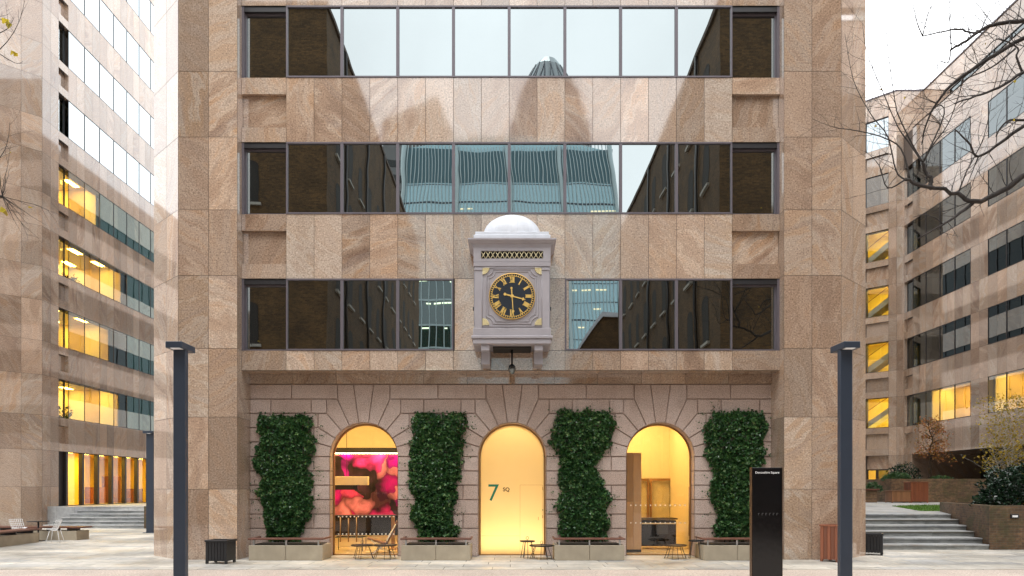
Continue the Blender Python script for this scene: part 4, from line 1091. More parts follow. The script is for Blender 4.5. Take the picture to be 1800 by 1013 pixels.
# ------------------------------------------------------------------ street furniture
def lamp_post(label, x, y, s, H=4.37, z0=0.0, sc=1.0, group='blue grey lamp posts in the square'):
    t = thing('lamp_post', label, 'lamp post', (x, y, z0), 0, group); k = sc
    m = MB(); m.bbox(-.105*k, .105*k, -.06*k, .06*k, 0, H-.11, .008); m.build('post', M['lamp_blue'], t)
    m = MB(); m.bbox(-.115*k - .05*k*(s < 0), .115*k + .05*k*(s > 0), -.22, .32, H-.11, H, .008)
    hd = m.build('lamp_head', M['lamp_blue'], t)
    m = MB(); m.box(-.08, .08, -.22, -.09, H-.118, H-.111); m.build('lens', M['white_ink'], hd)
    m = MB(); m.box(-.05, .05, -.063*k, -.0602*k, .55, 1.0); m.build('access_panel', M['lamp_blue'], t); m = MB(); m.bbox(-.17*k, .17*k, -.13*k, .13*k, 0, .025, .006); m.build('base_plate', M['lamp_blue'], t)
    return t
lamp_post('dark slate lamp post with flat T head, nearest in front of the left granite pier', (315-VX)*12.7/FPX, 12.76, -1)
lamp_post('dark slate lamp post with flat T head, nearest in front of the right granite pier', (1488-VX)*12.7/FPX, 12.76, 1)
lamp_post('dark slate lamp post seen small far off by the left steps', (265-VX)*32/FPX, 32.0, -1, sc=1.5)

t = thing('sign_totem', 'tall black square totem sign with white lettering in front of the right ivy', 'sign', ((1350-VX)*13.1/FPX, 13.2, 0))
m = MB(); m.bbox(-.265, .265, -.06, .06, .0, 2.26, .006); m.build('slab', M['gloss_black'], t)
m = MB(); m.box(-.272, -.267, -.062, .062, 0.0, 2.262); m.box(.267, .272, -.062, .062, 0, 2.262); m.build('edge_trim', M['dark_bronze'], t)
link('lettering', text_mesh('Devonshire Square', .055, M['white_ink'], .001, bold=.0006), t, (0, -.0622, 2.155))
m = MB()
M['faint_ink'] = simple('faint_grey_lettering', (.10, .10, .10), .5)
for i in range(6):
    x = -.16 + .065*i; m.box(x, x+.008, -.0615, -.0605, 1.42, 1.455); m.box(x, x+.028, -.0615, -.0605, 1.452, 1.458)
m.build('faded_marks', M['faint_ink'], t)

def slat_box(label, loc, rz, w, d, h, mat, name='planter_box', cat='planter', legs=.07, n=7, group=None, topmat='soil'):
    t = thing(name, label, cat, loc, rz, group)
    m = MB()
    for s in (-1, 1):
        for i in range(n):
            a = -w/2 + w*i/n; m.bbox(a+.004, a+w/n-.004, s*d/2, s*(d/2-.025), legs, h-.05, .003)
            a = -d/2 + d*i/n; m.bbox(s*w/2, s*(w/2-.025), a+.004, a+d/n-.004, legs, h-.05, .003)
    m.build('slatted_side', M[mat], t)
    m = MB(); r_ = .05
    m.bbox(-w/2-.02, w/2+.02, -d/2-.02, -d/2+r_, h-.05, h, .006); m.bbox(-w/2-.02, w/2+.02, d/2-r_, d/2+.02, h-.05, h, .006)
    m.bbox(-w/2-.02, -w/2+r_, -d/2+r_, d/2-r_, h-.05, h, .006); m.bbox(w/2-r_, w/2+.02, -d/2+r_, d/2-r_, h-.05, h, .006)
    m.build('rim', M[mat], t)
    for sx in (-1, 1):
        for sy in (-1, 1):
            g = MB(); g.bbox(sx*w/2, sx*(w/2-.06), sy*d/2, sy*(d/2-.06), 0, legs+.02, .004); g.build('foot', M[mat], t)
    m = MB(); m.box(-w/2+.03, w/2-.03, -d/2+.03, d/2-.03, h-.12, h-.08); m.box(-w/2+.03, w/2-.03, -d/2+.03, d/2-.03, legs+.01, legs+.03); m.build('filling' if topmat == 'soil' else 'lid', M[topmat], t)
    return t
slat_box('black slatted planter cube at the foot of the left granite pier', (-7.36, 18.95, 0), R(-6), .56, .5, .60, 'black')
slat_box('black slatted planter cube at the foot of the right steps', ((1536-VX)*21.3/FPX, 21.4, 0), R(-28), .56, .52, .62, 'black')
slat_box('tall red timber planter box against the right granite pier behind the lamp post', ((1464-VX)*19.45/FPX, 19.4, 0), R(38), .48, .48, .96, 'redwood', n=5, legs=.06)
slat_box('tall red timber planter box against the low brick planter on the upper plaza', (27.9/1.0*0 + (1612-VX)*38/FPX, 38.1, 1.19), 0, .88, .7, 1.06, 'redwood', legs=.06)
slat_box('lower brown timber planter box beside the tall red one on the upper plaza', ((1578-VX)*38/FPX, 38.0, 1.19), 0, .95, .7, .62, 'brownwood', legs=.06)
# thin bench top that runs on from the brown box
t = thing('timber_bench', 'narrow timber bench top running left from the brown planter box on the upper plaza', 'bench', (18.45, 38.6, 1.19))
m = MB(); m.bbox(-.75, .55, -.3, .3, .62, .70); m.build('seat', M['benchwood'], t)
m = MB(); m.bbox(-.65, .45, -.2, .2, 0, .62); m.build('base', M['brick_garden'], t)

# concrete planters with timber bench tops along the arches
def bench_planter(label, x0, x1):
    xc = (x0+x1)/2; w = (x1-x0); t = thing('bench_planter', label, 'bench planter', (xc, 19.62, 0), 0, 'concrete bench planters under the ivy')
    m = MB(); a = w/2
    n = 2
    for i in range(n): m.bbox(-a + w*i/n + (.003 if i else 0), -a + w*(i+1)/n - (0 if i == n-1 else .003), 0, .98, 0, .40, .012)
    m.build('trough', M['concrete'], t)
    m = MB(); m.box(-a+.1, a-.1, .1, .9, .401, .42); m.build('soil', M['soil'], t)
    m = MB()
    for i in range(6): m.bbox(-a-.02, a+.02, -.02 + .058*i, .03 + .058*i, .545, .585, .005)
    m.bbox(-a-.02, -a+.03, .33, .9, .545, .585, .004); m.bbox(a-.03, a+.02, .33, .9, .545, .585, .004)
    m.build('seat', M['benchwood'], t)
    for x in (-a+.12, 0, a-.12):
        g = MB(); g.bbox(x-.02, x+.02, .03, .08, .40, .545, .004); g.box(x-.02, x+.02, .03, .32, .53, .5445); g.build('seat_bracket', M['steel'], t)
    return t
PX = [(437, 567), (705, 827), (975, 1098), (1237, 1356)]
for (a, b), l in zip(PX, ('grey concrete trough with timber bench edge at the foot of the leftmost ivy panel', 'grey concrete trough with timber bench edge between the left and middle arches',
                          'grey concrete trough with timber bench edge between the middle and right arches', 'grey concrete trough with timber bench edge partly hidden by the black totem sign')):
    bench_planter(l, (a-VX)*19.62/FPX, (b-VX)*19.62/FPX)

# small wire tray tables
def tray_table(label, px, d, dia, h, handle=False, legs=3, a0=.3):
    t = thing('tray_table', label, 'side table', ((px-VX)*d/FPX, d, 0), a0, 'black tray tables by the arches'); r = dia/2
    m = MB(); m.lathe([(.0001, h-.012), (r-.01, h-.012), (r, h), (r, h+.02), (r-.006, h+.02), (r-.012, h+.002), (.0001, h+.002)], 0, 0, 28); m.build('tray', M['black'], t)
    for k in range(legs):
        a = 2*math.pi*k/legs; b = a + .28; c = a - .28
        m = MB(); m.tube([(r*.55*math.cos(b), r*.55*math.sin(b), h-.012), (r*.95*math.cos(b), r*.95*math.sin(b), .01), (r*.95*math.cos(c), r*.95*math.sin(c), .01), (r*.55*math.cos(c), r*.55*math.sin(c), h-.012)], .008, 6)
        m.build('leg', M['black'], t)
    if handle:
        m = MB(); m.tube([(0, 0, h), (0, 0, h+.05)], .006); m.tube([(.04*math.cos(a), 0, h+.09+.04*math.sin(a)) for a in [i*math.pi/8 for i in range(17)]], .006, 5); m.build('handle', M['black'], t)
tray_table('black tray table, left one of the pair in front of the left arch', 637, 20.15, .62, .36, True)
tray_table('black tray table, right one of the pair in front of the left arch', 677, 20.05, .64, .37, True, a0=.9)
tray_table('tall little black tray table with ring handle before the middle arch', 927, 20.25, .42, .46, True)
tray_table('wide low black tray table before the middle arch', 952, 20.0, .66, .36, True, a0=.7)
tray_table('wide low black tray table before the right arch', 1187, 20.1, .62, .36)
tray_table('tall little black tray table beside the trough at the right arch', 1224, 20.15, .42, .48, True, a0=1.1)

# left terrace: stone seat walls, wire chairs, small table
def seat_wall(label, P, w, h, feet):
    """P = plan points of the front edge, the wall runs behind it (to its left)"""
    t = thing('seat_wall', label, 'bench', (P[0][0], P[0][1], 0)); off = (P[0][0], P[0][1], 0)
    d = (Vector(P[1]) - Vector(P[0])).normalized(); n = Vector((-d.y, d.x))
    a, b = Vector(P[0]), Vector(P[1])
    m = MB()
    q = [a, b, b + n*w*.92 , a + n*w]; m.prism([(p.x, p.y) for p in q], 0, h)
    m.build('stone_base', M['concrete'], t, off)
    m = MB()
    for i in range(5):
        o0 = n*(w*.04 + w*.19*i - .06); o1 = o0 + n*(w*.15)
        q = [a+o0, b+o0+d*.15, b+o1+d*.15, a+o1]; m.prism([(p.x, p.y) for p in q], h+.10, h+.145)
    m.build('seat', M['benchwood'], t, off)
    for k in feet:
        c = a + (b-a)*k; g = MB(); q = [c+n*.04-d*.03, c+n*.04+d*.03, c+n*(w*.9)+d*.03, c+n*(w*.9)-d*.03]; g.prism([(p.x, p.y) for p in q], h, h+.10); g.build('seat_bracket', M['black'], t, off)
seat_wall('near stone seat wall with dark slatted top running towards the viewer at far left', [(-16.25, 20.5), (-16.7, 26.4)], .75, .34, (.3, .55, .78, .95))
seat_wall('far stone seat wall with dark slatted top beyond the white wire chairs', [(-20.5, 27.7), (-15.95, 27.4)], .8, .34, (.35, .55, .75, .92))
def wire_chair(label, x, y, rz):
    t = thing('wire_chair', label, 'chair', (x, y, 0), rz, 'white wire chairs')
    m = MB(); r = .008
    def shell(u, v):                                       # u across -1..1, v 0 front .. 1 top of back
        if v < .5: p = (u*(.20+.04*v), -.22 + .8*v*.55, .45 - .10*math.sin(v*math.pi)*.4*(1-u*u) + .05*u*u)
        else: p = (u*(.24+.02*(v-.5)), .0 + .20*math.sin((v-.5)*math.pi*.6) - .06*u*u, .42 + (v-.5)*.74)
        return p
    for i in range(9): m.tube([shell(-1+.25*i, v/12) for v in range(13)], r, 4)
    for j in range(11): m.tube([shell(-1+.25*i, j/10) for i in range(9)], r, 4)
    m.build('seat_shell', M['white_metal'], t)
    for sx in (-1, 1):
        for sy, y0 in ((-1, -.16), (1, .10)):
            g = MB(); g.tube([(sx*.12, y0, .42), (sx*.21, y0 + sy*.09, 0)], .011, 6); g.build('leg', M['white_metal'], t)
wire_chair('white wire chair, left of the small terrace table', -17.75, 26.85, R(70))
wire_chair('white wire chair, right of the terrace table and nearest the steps', -16.0, 26.25, R(-80))
t = thing('terrace_table', 'thin dark pedestal table between the white wire chairs', 'table', (-17.1, 27.0, 0))
m = MB(); m.lathe([(.0001, .70), (.36, .70), (.36, .725), (.0001, .725)], 0, 0, 28); m.build('tabletop', M['black'], t)
m = MB(); m.tube([(0, 0, .02), (0, 0, .70)], .03, 8); m.build('pedestal', M['black'], t); m = MB(); m.lathe([(.22, 0), (.22, .02), (.03, .035)], 0, 0, 24); m.build('foot', M['black'], t)

# ------------------------------------------------------------------ ivy, shrubs, trees
class Leaves:
    def __init__(s): s.v = []; s.p = []; s.n = 0
    def add(s, c, size, up, pid, w=.50, fold=.22):
        """one folded leaf: up = direction the blade points"""
        u = up.normalized(); r = Vector((rng.gauss(0,1), rng.gauss(0,1), rng.gauss(0,1))); a = u.cross(r)
        if a.length < 1e-3: a = u.orthogonal()
        a.normalize(); n = u.cross(a)
        b = c; t = c + u*size; l = c + u*size*.5 + a*size*w + n*size*fold; q = c + u*size*.5 - a*size*w + n*size*fold
        s.v += [tuple(b), tuple(l), tuple(t), tuple(q)]; s.p += [pid]; s.n += 1
    def mesh(s, name, mat, off=(0, 0, 0)):
        me = bpy.data.meshes.new(name); n = s.n
        v = np.array(s.v, 'f') - np.array(off, 'f')
        f = [(4*i, 4*i+1, 4*i+2) for i in range(n)] + [(4*i, 4*i+2, 4*i+3) for i in range(n)]
        me.from_pydata(v.tolist(), [], f); me.materials.append(mat)
        a = me.attributes.new('pid', 'FLOAT', 'FACE'); a.data.foreach_set('value', np.array(s.p + s.p, 'f')); me.update(); return me
M['ivy'] = leafmat('ivy_leaves', [(.016,.048,.020), (.030,.088,.030), (.052,.132,.044), (.11,.215,.07), (.28,.37,.16)], .30, .2)  # palest stop is a painted highlight on the leaves
M['ivy_stem'] = bark('ivy_stem', (.05, .035, .02), (.10, .07, .045))
def climber(label, rows, pot):
    """rows: (photo y, left x, right x) of the outline, on the rusticated wall"""
    dw = D0 + WP; zs = [EYE + (HY-r[0])*(dw-.15)/FPX for r in rows]
    xl = [(r[1]-VX)*(dw-.15)/FPX for r in rows]; xr = [(r[2]-VX)*(dw-.15)/FPX for r in rows]
    zlo, zhi = min(zs), max(zs); xc = (xl[-1]+xr[-1])/2
    t = thing('climbing_ivy', label, 'climber', (xc, dw-.25, .42)); off = (xc, dw-.25, .42)
    def edge(z):
        k = np.interp(z, zs[::-1], xl[::-1]), np.interp(z, zs[::-1], xr[::-1]); return k
    lv = Leaves(); sd = rng.random()*50
    tries = 0
    while lv.n < 9500 and tries < 60000:
        tries += 1
        z = rng.uniform(zlo-.05, zhi+.12); a, b = edge(z)
        n1 = mnoise.noise(Vector((sd, z*2.2, 0)))*.17 + mnoise.noise(Vector((sd, z*7, 3)))*.10
        n2 = mnoise.noise(Vector((sd+9, z*2.2, 0)))*.17 + mnoise.noise(Vector((sd+9, z*7, 3)))*.10
        a += n1 + .05; b += n2 - .05; x = rng.uniform(a-.06, b+.06)
        e = min(x-a, b-x, zhi+.10*mnoise.noise(Vector((x*3, sd, 1)))-z+.03, (z-zlo)+.12)
        if e < 0 and rng.random() > .06: continue
        e = max(e, 0)
        cl = mnoise.noise(Vector((x*3.2+sd, z*3.2, 0)))*.4 + mnoise.noise(Vector((x*9+sd, z*9, 5)))*.6
        if cl < -.28 and rng.random() < .7: continue
        th = .26*min(1, (e/.22))**.6
        w = (.03 + th*(.72 + .5*cl)) * (1 - .55*rng.random()**2.2)
        y = dw - max(.015, w)
        out = Vector((rng.gauss(0,.55) + .7*(x-(a+b)/2)/(b-a), -1.0 + rng.gauss(0,.35), rng.gauss(-.15,.6)))
        lv.add(Vector((x, y, z)), rng.uniform(.06, .10), out if rng.random() < .45 else Vector((rng.gauss(0,.7), -.35+rng.gauss(0,.3), -.6+rng.gauss(0,.5))),
               min(1, max(0, rng.gauss(.42 + .35*cl, .2))))  # shading put into colour: jutting clumps lighter, gaps darker
    for k in range(30):                                    # runners straying over the wall
        side = rng.random(); z = rng.uniform(zlo+.3, zhi); a, b = edge(z)
        p = Vector((a if side < .4 else b if side < .8 else rng.uniform(a, b), dw-.03, z if side < .8 else zhi))
        d = Vector((-1 if side < .4 else 1 if side < .8 else rng.gauss(0,.5), 0, rng.uniform(-.4, .7))).normalized()
        for i in range(rng.randint(3, 7)):
            p = p + d*.045 + Vector((rng.gauss(0,.012), 0, rng.gauss(0,.012)))
            lv.add(p + Vector((0, -.01, 0)), rng.uniform(.03, .06), Vector((rng.gauss(0,.6), -.5, rng.gauss(0,.6))), rng.random()*.6)
    link('foliage', lv.mesh('foliage', M['ivy'], off), t)
    m = MB()
    for k in range(7):
        x = xc + rng.uniform(-.35, .35); P = [(x, dw-.12, .40)]; z = .40
        while z < zhi - .3:
            z += .3; a, b = edge(max(z, zlo)); x = min(max(x + rng.gauss(0,.09), a+.1), b-.1); P.append((x, dw-.05, z))
        m.tube(P, [.018*(1-.7*i/len(P)) for i in range(len(P))], 5)
    m.build('stem', M['ivy_stem'], t, off)
climber('broad green ivy panel, leftmost on the pink wall, beside the left granite pier', [(731, 450, 546), (745, 447, 553), (800, 447, 552), (850, 449, 545), (880, 454, 550), (905, 459, 545), (930, 462, 540), (947, 470, 532)], 0)
climber('green ivy panel leaning right at its top between the left and middle arches', [(728, 728, 820), (745, 722, 822), (790, 719, 815), (835, 717, 812), (860, 720, 805), (890, 722, 798), (925, 728, 803), (947, 734, 800)], 1)
climber('green ivy panel with a narrow waist between the middle and right arches', [(724, 978, 1070), (745, 971, 1082), (785, 970, 1076), (805, 976, 1058), (820, 984, 1046), (850, 980, 1068), (890, 976, 1072), (925, 986, 1070), (946, 988, 1074)], 2)
climber('green ivy panel behind the black totem sign, rightmost on the pink wall', [(725, 1246, 1345), (745, 1239, 1354), (790, 1238, 1350), (830, 1246, 1340), (870, 1250, 1335), (910, 1256, 1330), (944, 1256, 1326)], 3)

# bare plane trees -----------------------------------------------------------------
M['bark_dark'] = bark('dark_wet_bark', (.018, .014, .012), (.05, .04, .035))
M['bark_pale'] = bark('pale_birch_bark', (.30, .27, .23), (.50, .47, .42), 8.)
M['bark_brown'] = bark('brown_bark', (.045, .03, .02), (.10, .07, .05))
class Tree:
    def __init__(s): s.m = MB(); s.tips = []
    def limb(s, pts, r0, r1, n=7):
        P = []; pts = [Vector(p) for p in pts]
        for i in range(len(pts)-1):                        # catmull-rom through the given points
            a, b, c, d = pts[max(i-1,0)], pts[i], pts[i+1], pts[min(i+2, len(pts)-1)]
            for k in range(4):
                t = k/4; P.append(.5*((2*b)+(-a+c)*t+(2*a-5*b+4*c-d)*t*t+(-a+3*b-3*c+d)*t**3))
        P.append(pts[-1]); nn = len(P)
        P = [P[0]] + [p + Vector((rng.gauss(0,1), rng.gauss(0,1), rng.gauss(0,1)))*r1*.5 for p in P[1:-1]] + [P[-1]]
        rad = [r0 + (r1-r0)*i/(nn-1) for i in range(nn)]
        s.m.tube(P, rad, n, pid=.5); return P, rad
    def twig(s, p, d, L, r, depth, up=.25, gn=.28, fork=.5):
        n = max(3, int(L/.12)); P = [p]; d = d.normalized(); bend = Vector((rng.gauss(0,.12), rng.gauss(0,.12), 0))
        for i in range(n):
            d = (d + Vector((rng.gauss(0,gn), rng.gauss(0,gn), rng.gauss(0,gn)))*.32 + bend*.5 + Vector((0, 0, up*.12))).normalized()
            P.append(P[-1] + d*(L/n))
        s.m.tube(P, [r*(1-.75*i/n) for i in range(n+1)], 4 if r < .012 else 5, pid=.5, cap=False); s.tips.append(P[-1])
        if depth > 0:
            for i in range(1, n):
                if rng.random() < fork:
                    q = (P[i+1]-P[i]).normalized(); side = q.cross(Vector((rng.gauss(0,1), rng.gauss(0,1), rng.gauss(0,1)))).normalized()
                    s.twig(P[i], q*.7 + side*.75, L*rng.uniform(.3,.6), r*.55, depth-1, up, gn, fork)
    def sprout(s, path, every, L, r, depth, up=.5, start=.2):
        P, rad = path; acc = 0
        for i in range(int(len(P)*start), len(P)-1):
            acc += (P[i+1]-P[i]).length
            while acc > every:
                acc -= every
                q = (P[i+1]-P[i]).normalized(); side = q.cross(Vector((rng.gauss(0,1), rng.gauss(0,1), rng.gauss(0,1)))).normalized()
                s.twig(P[i], q*.35 + side*.8 + Vector((0,0,up)), L*rng.uniform(.5,1.2), min(r, rad[i]*.6), depth)
def pts(px, d, dd=0.0): return [at(x, y, d + dd*i) for i, (x, y) in enumerate(px)]
T = Tree(); dT = 14.0; TX, TY = 11.7, 14.0
trunk = MB(); 
tt = thing('plane_tree', 'bare dark plane tree whose branches reach in from the right edge', 'tree', (TX, TY, 0)); toff = (TX, TY, 0)
S = Tree(); S.limb([(TX, TY, -.1), (TX+.05, TY, 2.5), (TX-.05, TY+.05, 5.5), (TX+.05, TY, 8.5), (TX, TY, 11.5), (TX+.1, TY+.1, 14)], .30, .10, 12)
S.m.build('trunk', M['bark_dark'], tt, toff)
root1, root2, root3 = (TX, TY, 7.2), (TX, TY, 8.4), (TX, TY, 10.2)
A = T.limb([root1] + pts([(1840, 305), (1795, 313), (1762, 336), (1711, 356), (1684, 342), (1631, 329), (1591, 316)], dT, .05), .064, .028)
A2 = T.limb(pts([(1637, 331), (1635, 312), (1622, 286)], dT+.3), .042, .03)
for q in ([(1622,286),(1597,250),(1578,222),(1551,160),(1524,93),(1516,40)], [(1622,286),(1606,258),(1580,205),(1572,170),(1560,80),(1556,20)],
          [(1622,286),(1640,255),(1668,215),(1690,150),(1700,90)], [(1600,318),(1584,262),(1547,240),(1500,229),(1467,224),(1427,209)], [(1622,286),(1660,200),(1640,180),(1600,165)],
          [(1591,316),(1575,300),(1560,240),(1530,200),(1500,140),(1485,60)], [(1684,342),(1700,300),(1730,240),(1745,160)], [(1591,316),(1560,330),(1545,290),(1520,265)]):
    z = T.limb(pts(q, dT+.3, .07), .017, .0035, 5); T.sprout(z, .13, .7, .006, 2, .25)
B = T.limb(pts([(1711,356),(1680,380),(1658,395),(1613,420)], dT+.2, -.1), .036, .012); T.sprout(B, .3, .5, .007, 1, .1)
z = T.limb(pts([(1658,395),(1645,384),(1625,378),(1606,382)], dT), .014, .005); T.sprout(z, .3, .4, .005, 1, .1)
Cc = T.limb([root3] + pts([(1850, 40), (1800, 38), (1755, 42), (1724, 53), (1690, 78), (1671, 87)], dT, .05), .052, .018)
z = T.limb(pts([(1671,87),(1667,110),(1650,108),(1648,125)], dT+.3), .014, .005); T.sprout(z, .2, .5, .005, 1, .2)
z = T.limb(pts([(1724,53),(1707,58),(1684,51),(1655,56),(1622,64)], dT+.2), .02, .011); T.sprout(z, .22, .8, .007, 2, .6)
for q in ([(1622,64),(1612,40),(1605,5),(1600,-40)], [(1672,86),(1670,40),(1669,-20)], [(1622,64),(1630,30),(1650,-20)], [(1724,53),(1740,20),(1760,-10)]):
    z = T.limb(pts(q, dT+.3, .05), .013, .003, 5); T.sprout(z, .14, .6, .006, 2, .2)
Dd = T.limb([root2] + pts([(1850,110),(1800,127),(1755,155),(1715,170),(1678,182)], dT, -.1), .042, .012); T.sprout(Dd, .13, .9, .008, 2, .5)
z = T.limb(pts([(1797,127),(1787,100),(1789,84),(1755,69),(1733,86)], dT), .022, .008); T.sprout(z, .2, .6, .007, 1, .4)
E = T.limb([root3] + pts([(1840,55),(1800,67),(1720,115),(1675,147),(1655,170),(1640,192),(1625,230),(1620,255)], dT, .12), .05, .009); T.sprout(E, .12, .9, .008, 2, .4)
E2 = T.limb(pts([(1785,86),(1740,120),(1700,138),(1690,152)], dT-.3), .018, .008); T.sprout(E2, .22, .6, .006, 1, .3)
Ff = T.limb([root2] + pts([(1850,190),(1800,222),(1760,250),(1720,275),(1706,255),(1680,229)], dT, .0), .045, .012); T.sprout(Ff, .14, .8, .007, 2, .4)
z = T.limb(pts([(1720,275),(1710,300),(1698,330)], dT), .012, .004); T.sprout(z, .25, .5, .005, 1, -.1)
z = T.limb([root2] + pts([(1850,205),(1800,211),(1769,213),(1751,240)], dT-.2), .035, .012); T.sprout(z, .22, .7, .007, 2, .4)
T.sprout(A, .2, .9, .010, 2, .6, .3); T.sprout(Cc, .11, 1.1, .009, 2, .5, .25); T.sprout(A2, .1, .6, .007, 1, .5)
T.m.build('branches', M['bark_dark'], tt, toff)
lv = Leaves()
M['leaf_yellow'] = leafmat('yellow_leaves', [(.30,.20,.02), (.46,.32,.03), (.58,.42,.06), (.34,.33,.04)], .5, .35)
for k in range(7):
    p = rng.choice(T.tips); lv.add(p, .06, Vector((rng.gauss(0,.4), rng.gauss(0,.4), -1)), rng.random())
link('last_leaves', lv.mesh('last_leaves', M['leaf_yellow'], toff), tt)

TX2 = -12.2
tt = thing('plane_tree', 'bare plane tree whose thin twigs just enter at the left edge', 'tree', (TX2, 14, 0)); toff = (TX2, 14, 0)
S = Tree(); S.limb([(TX2, 14, -.1), (TX2+.05, 14, 3), (TX2-.05, 14.05, 6), (TX2, 14, 9), (TX2+.1, 14, 13)], .28, .09, 12); S.m.build('trunk', M['bark_dark'], tt, toff)
T = Tree()
a = T.limb([(TX2, 14, 6.6)] + pts([(-110, 365), (-40, 352), (5, 346)], dT), .06, .028)
for k in range(15):
    an = R(rng.uniform(-80, 120)); T.twig(at(4, 345, dT), Vector((math.cos(an)*.9, rng.gauss(0,.5), math.sin(an))), rng.uniform(.4, 1.0), .007, 1, .1, .3, .35)
b = T.limb([(TX2, 14, 9.0)] + pts([(-110, 120), (-40, 80), (-5, 92)], dT), .05, .012); T.sprout(b, .2, 1.0, .007, 2, .5, .4)
for q in ([(-5,92),(15,70),(33,40),(45,-5)], [(-5,92),(12,103),(30,112),(40,108)], [(-5,60),(14,50),(25,30)], [(-20,300),(5,270),(15,240),(17,215)], [(-20,20),(10,40),(22,48)]):
    z = T.limb(pts(q, dT), .009, .003, 5); T.sprout(z, .2, .5, .004, 1, .3)
T.m.build('branches', M['bark_dark'], tt, toff)
lv = Leaves()
for x, y, sz in ((4, 42, .16), (10, 44, .15), (18, 97, .12), (24, 99, .10), (-1, 372, .14), (5, 374, .12), (50, 366, .10), (16, 268, .05)):
    lv.add(at(x, y, dT), sz, Vector((1, -.2, rng.gauss(0,.3))), rng.random(), .5)
link('last_leaves', lv.mesh('last_leaves', M['leaf_yellow'], toff), tt)

# small autumn trees and shrubs on the right --------------------------------------
def small_tree(name, label, base, stems, H, spread, mat, barkm, nleaf, lsize, cz0, r0=.05, gap=.1, clumps=None):
    t = thing(name, label, 'tree', base); T = Tree(); b = Vector(base); lv = Leaves()
    for s in range(stems):
        lean = Vector((rng.gauss(0,.10), rng.gauss(0,.10), 1)); p0 = b + Vector((rng.gauss(0,.12), rng.gauss(0,.12), -.05)) * (1 if stems > 1 else 0)
        P = [p0 + lean*H*k/6*(1 if k < 6 else .98) + Vector((rng.gauss(0,.05), rng.gauss(0,.05), 0))*(k > 0) for k in range(7)]
        path = T.limb(P, r0, r0*.2, 7)
        n = len(path[0])
        for i in range(int(n*cz0), n):
            for j in range(2):
                a = rng.uniform(0, 6.28); L = spread*rng.uniform(.5, 1.1)*(1-.55*max(0, (i/n-cz0)/(1-cz0)))
                T.twig(path[0][i], Vector((math.cos(a), math.sin(a), rng.uniform(.2, .8))), L, r0*.3, 2, .1, .25, .4)
    tips = T.tips
    T.m.build('trunk', M[barkm], t, base)
    for k in range(nleaf):
        p = rng.choice(tips)
        q = p + Vector((rng.gauss(0,.13), rng.gauss(0,.13), rng.gauss(-.03,.10)))
        lv.add(q, lsize*rng.uniform(.6,1.2), Vector((rng.gauss(0,.7), rng.gauss(0,.7), rng.gauss(-.5,.5))), rng.random())
    link('crown', lv.mesh('crown', M[mat], base), t)
M['leaf_orange'] = leafmat('russet_leaves', [(.20,.055,.02), (.30,.10,.03), (.36,.17,.05), (.14,.11,.03)], .5, .3)
M['leaf_gold'] = leafmat('golden_leaves', [(.20,.13,.01), (.33,.215,.015), (.44,.30,.03), (.16,.15,.02)], .5, .35)
small_tree('maple_tree', 'small russet maple thin with autumn leaves in the low brick planter', tuple(at(1634, 841, 40.6)), 1, 3.1, 1.25, 'leaf_orange', 'bark_brown', 1300, .085, .30, .075)
small_tree('birch_tree', 'slender pale stemmed birch with golden leaves behind the dark shrub', tuple(at(1770, 878, 27.6)), 4, 3.7, 1.2, 'leaf_gold', 'bark_pale', 1900, .08, .26, .03)
def shrub(name, label, base, rx_, ry_, h, mat, n, lsize, stems=14, wide=.28):
    t = thing(name, label, 'shrub', base); b = Vector(base); lv = Leaves(); T = Tree()
    for k in range(stems):
        a = rng.uniform(0, 6.28); r_ = rng.random()**.5
        T.twig(b + Vector((rng.gauss(0,rx_*.25), rng.gauss(0,ry_*.25), -.02)), Vector((math.cos(a)*r_*rx_/h, math.sin(a)*r_*ry_/h, .8)), h*.85, .016, 1, .2, .2, .3)
    T.m.build('stem', M['bark_brown'], t, base); sd = rng.random()*40
    cnt = 0
    while cnt < n:
        a, cz = rng.uniform(0, 6.28), rng.random()
        d = Vector((math.cos(a)*math.sqrt(1-cz*cz), math.sin(a)*math.sqrt(1-cz*cz), cz))
        k = 1 + .22*mnoise.noise(d*2.1 + Vector((sd, 0, 0))) + .14*mnoise.noise(d*5 + Vector((0, sd, 0)))
        rr = (1 - .45*rng.random()**2)*k
        p = b + Vector((d.x*rx_*rr, d.y*ry_*rr, d.z*h*rr + .05)); cnt += 1
        cl = mnoise.noise(p*4)
        out = Vector((d.x, d.y, d.z*.6)) + Vector((rng.gauss(0,.6), rng.gauss(0,.6), rng.gauss(-.1,.5)))
        lv.add(p, lsize*rng.uniform(.6,1.2), out, min(1, max(0, .4+.5*cl+rng.gauss(0,.2))), wide)
    link('foliage', lv.mesh('foliage', M[mat], base), t)
M['leaf_dark'] = leafmat('glossy_evergreen_leaves', [(.006,.018,.010), (.010,.030,.015), (.016,.045,.020), (.05,.085,.055)], .25, .08)
M['leaf_fern'] = leafmat('fern_green', [(.03,.075,.03), (.05,.12,.045), (.08,.16,.06)], .45, .2)
shrub('evergreen_shrub', 'large glossy dark evergreen shrub spilling over the mossy brick planter', (18.3, 25.2, 1.22), 2.45, 1.6, 1.5, 'leaf_dark', 7000, .15)
shrub('evergreen_shrub', 'dark evergreen shrub at the right edge behind the large one', (21.6, 26.2, 1.22), 1.9, 1.5, 1.2, 'leaf_dark', 3500, .15)
shrub('fern', 'pale green feathery shrub on the left end of the low brick planter', (20.7, 39.9, 2.28), .75, .5, .42, 'leaf_fern', 1400, .10, 8)
shrub('fern', 'small pale green tuft to the right of the russet maple trunk', (22.9, 39.6, 2.28), .6, .35, .26, 'leaf_fern', 700, .08, 6)
shrub('fern', 'green clump growing behind the timber bench top on the upper plaza', (19.15, 39.3, 1.75), .45, .35, .42, 'leaf_fern', 700, .10, 6)
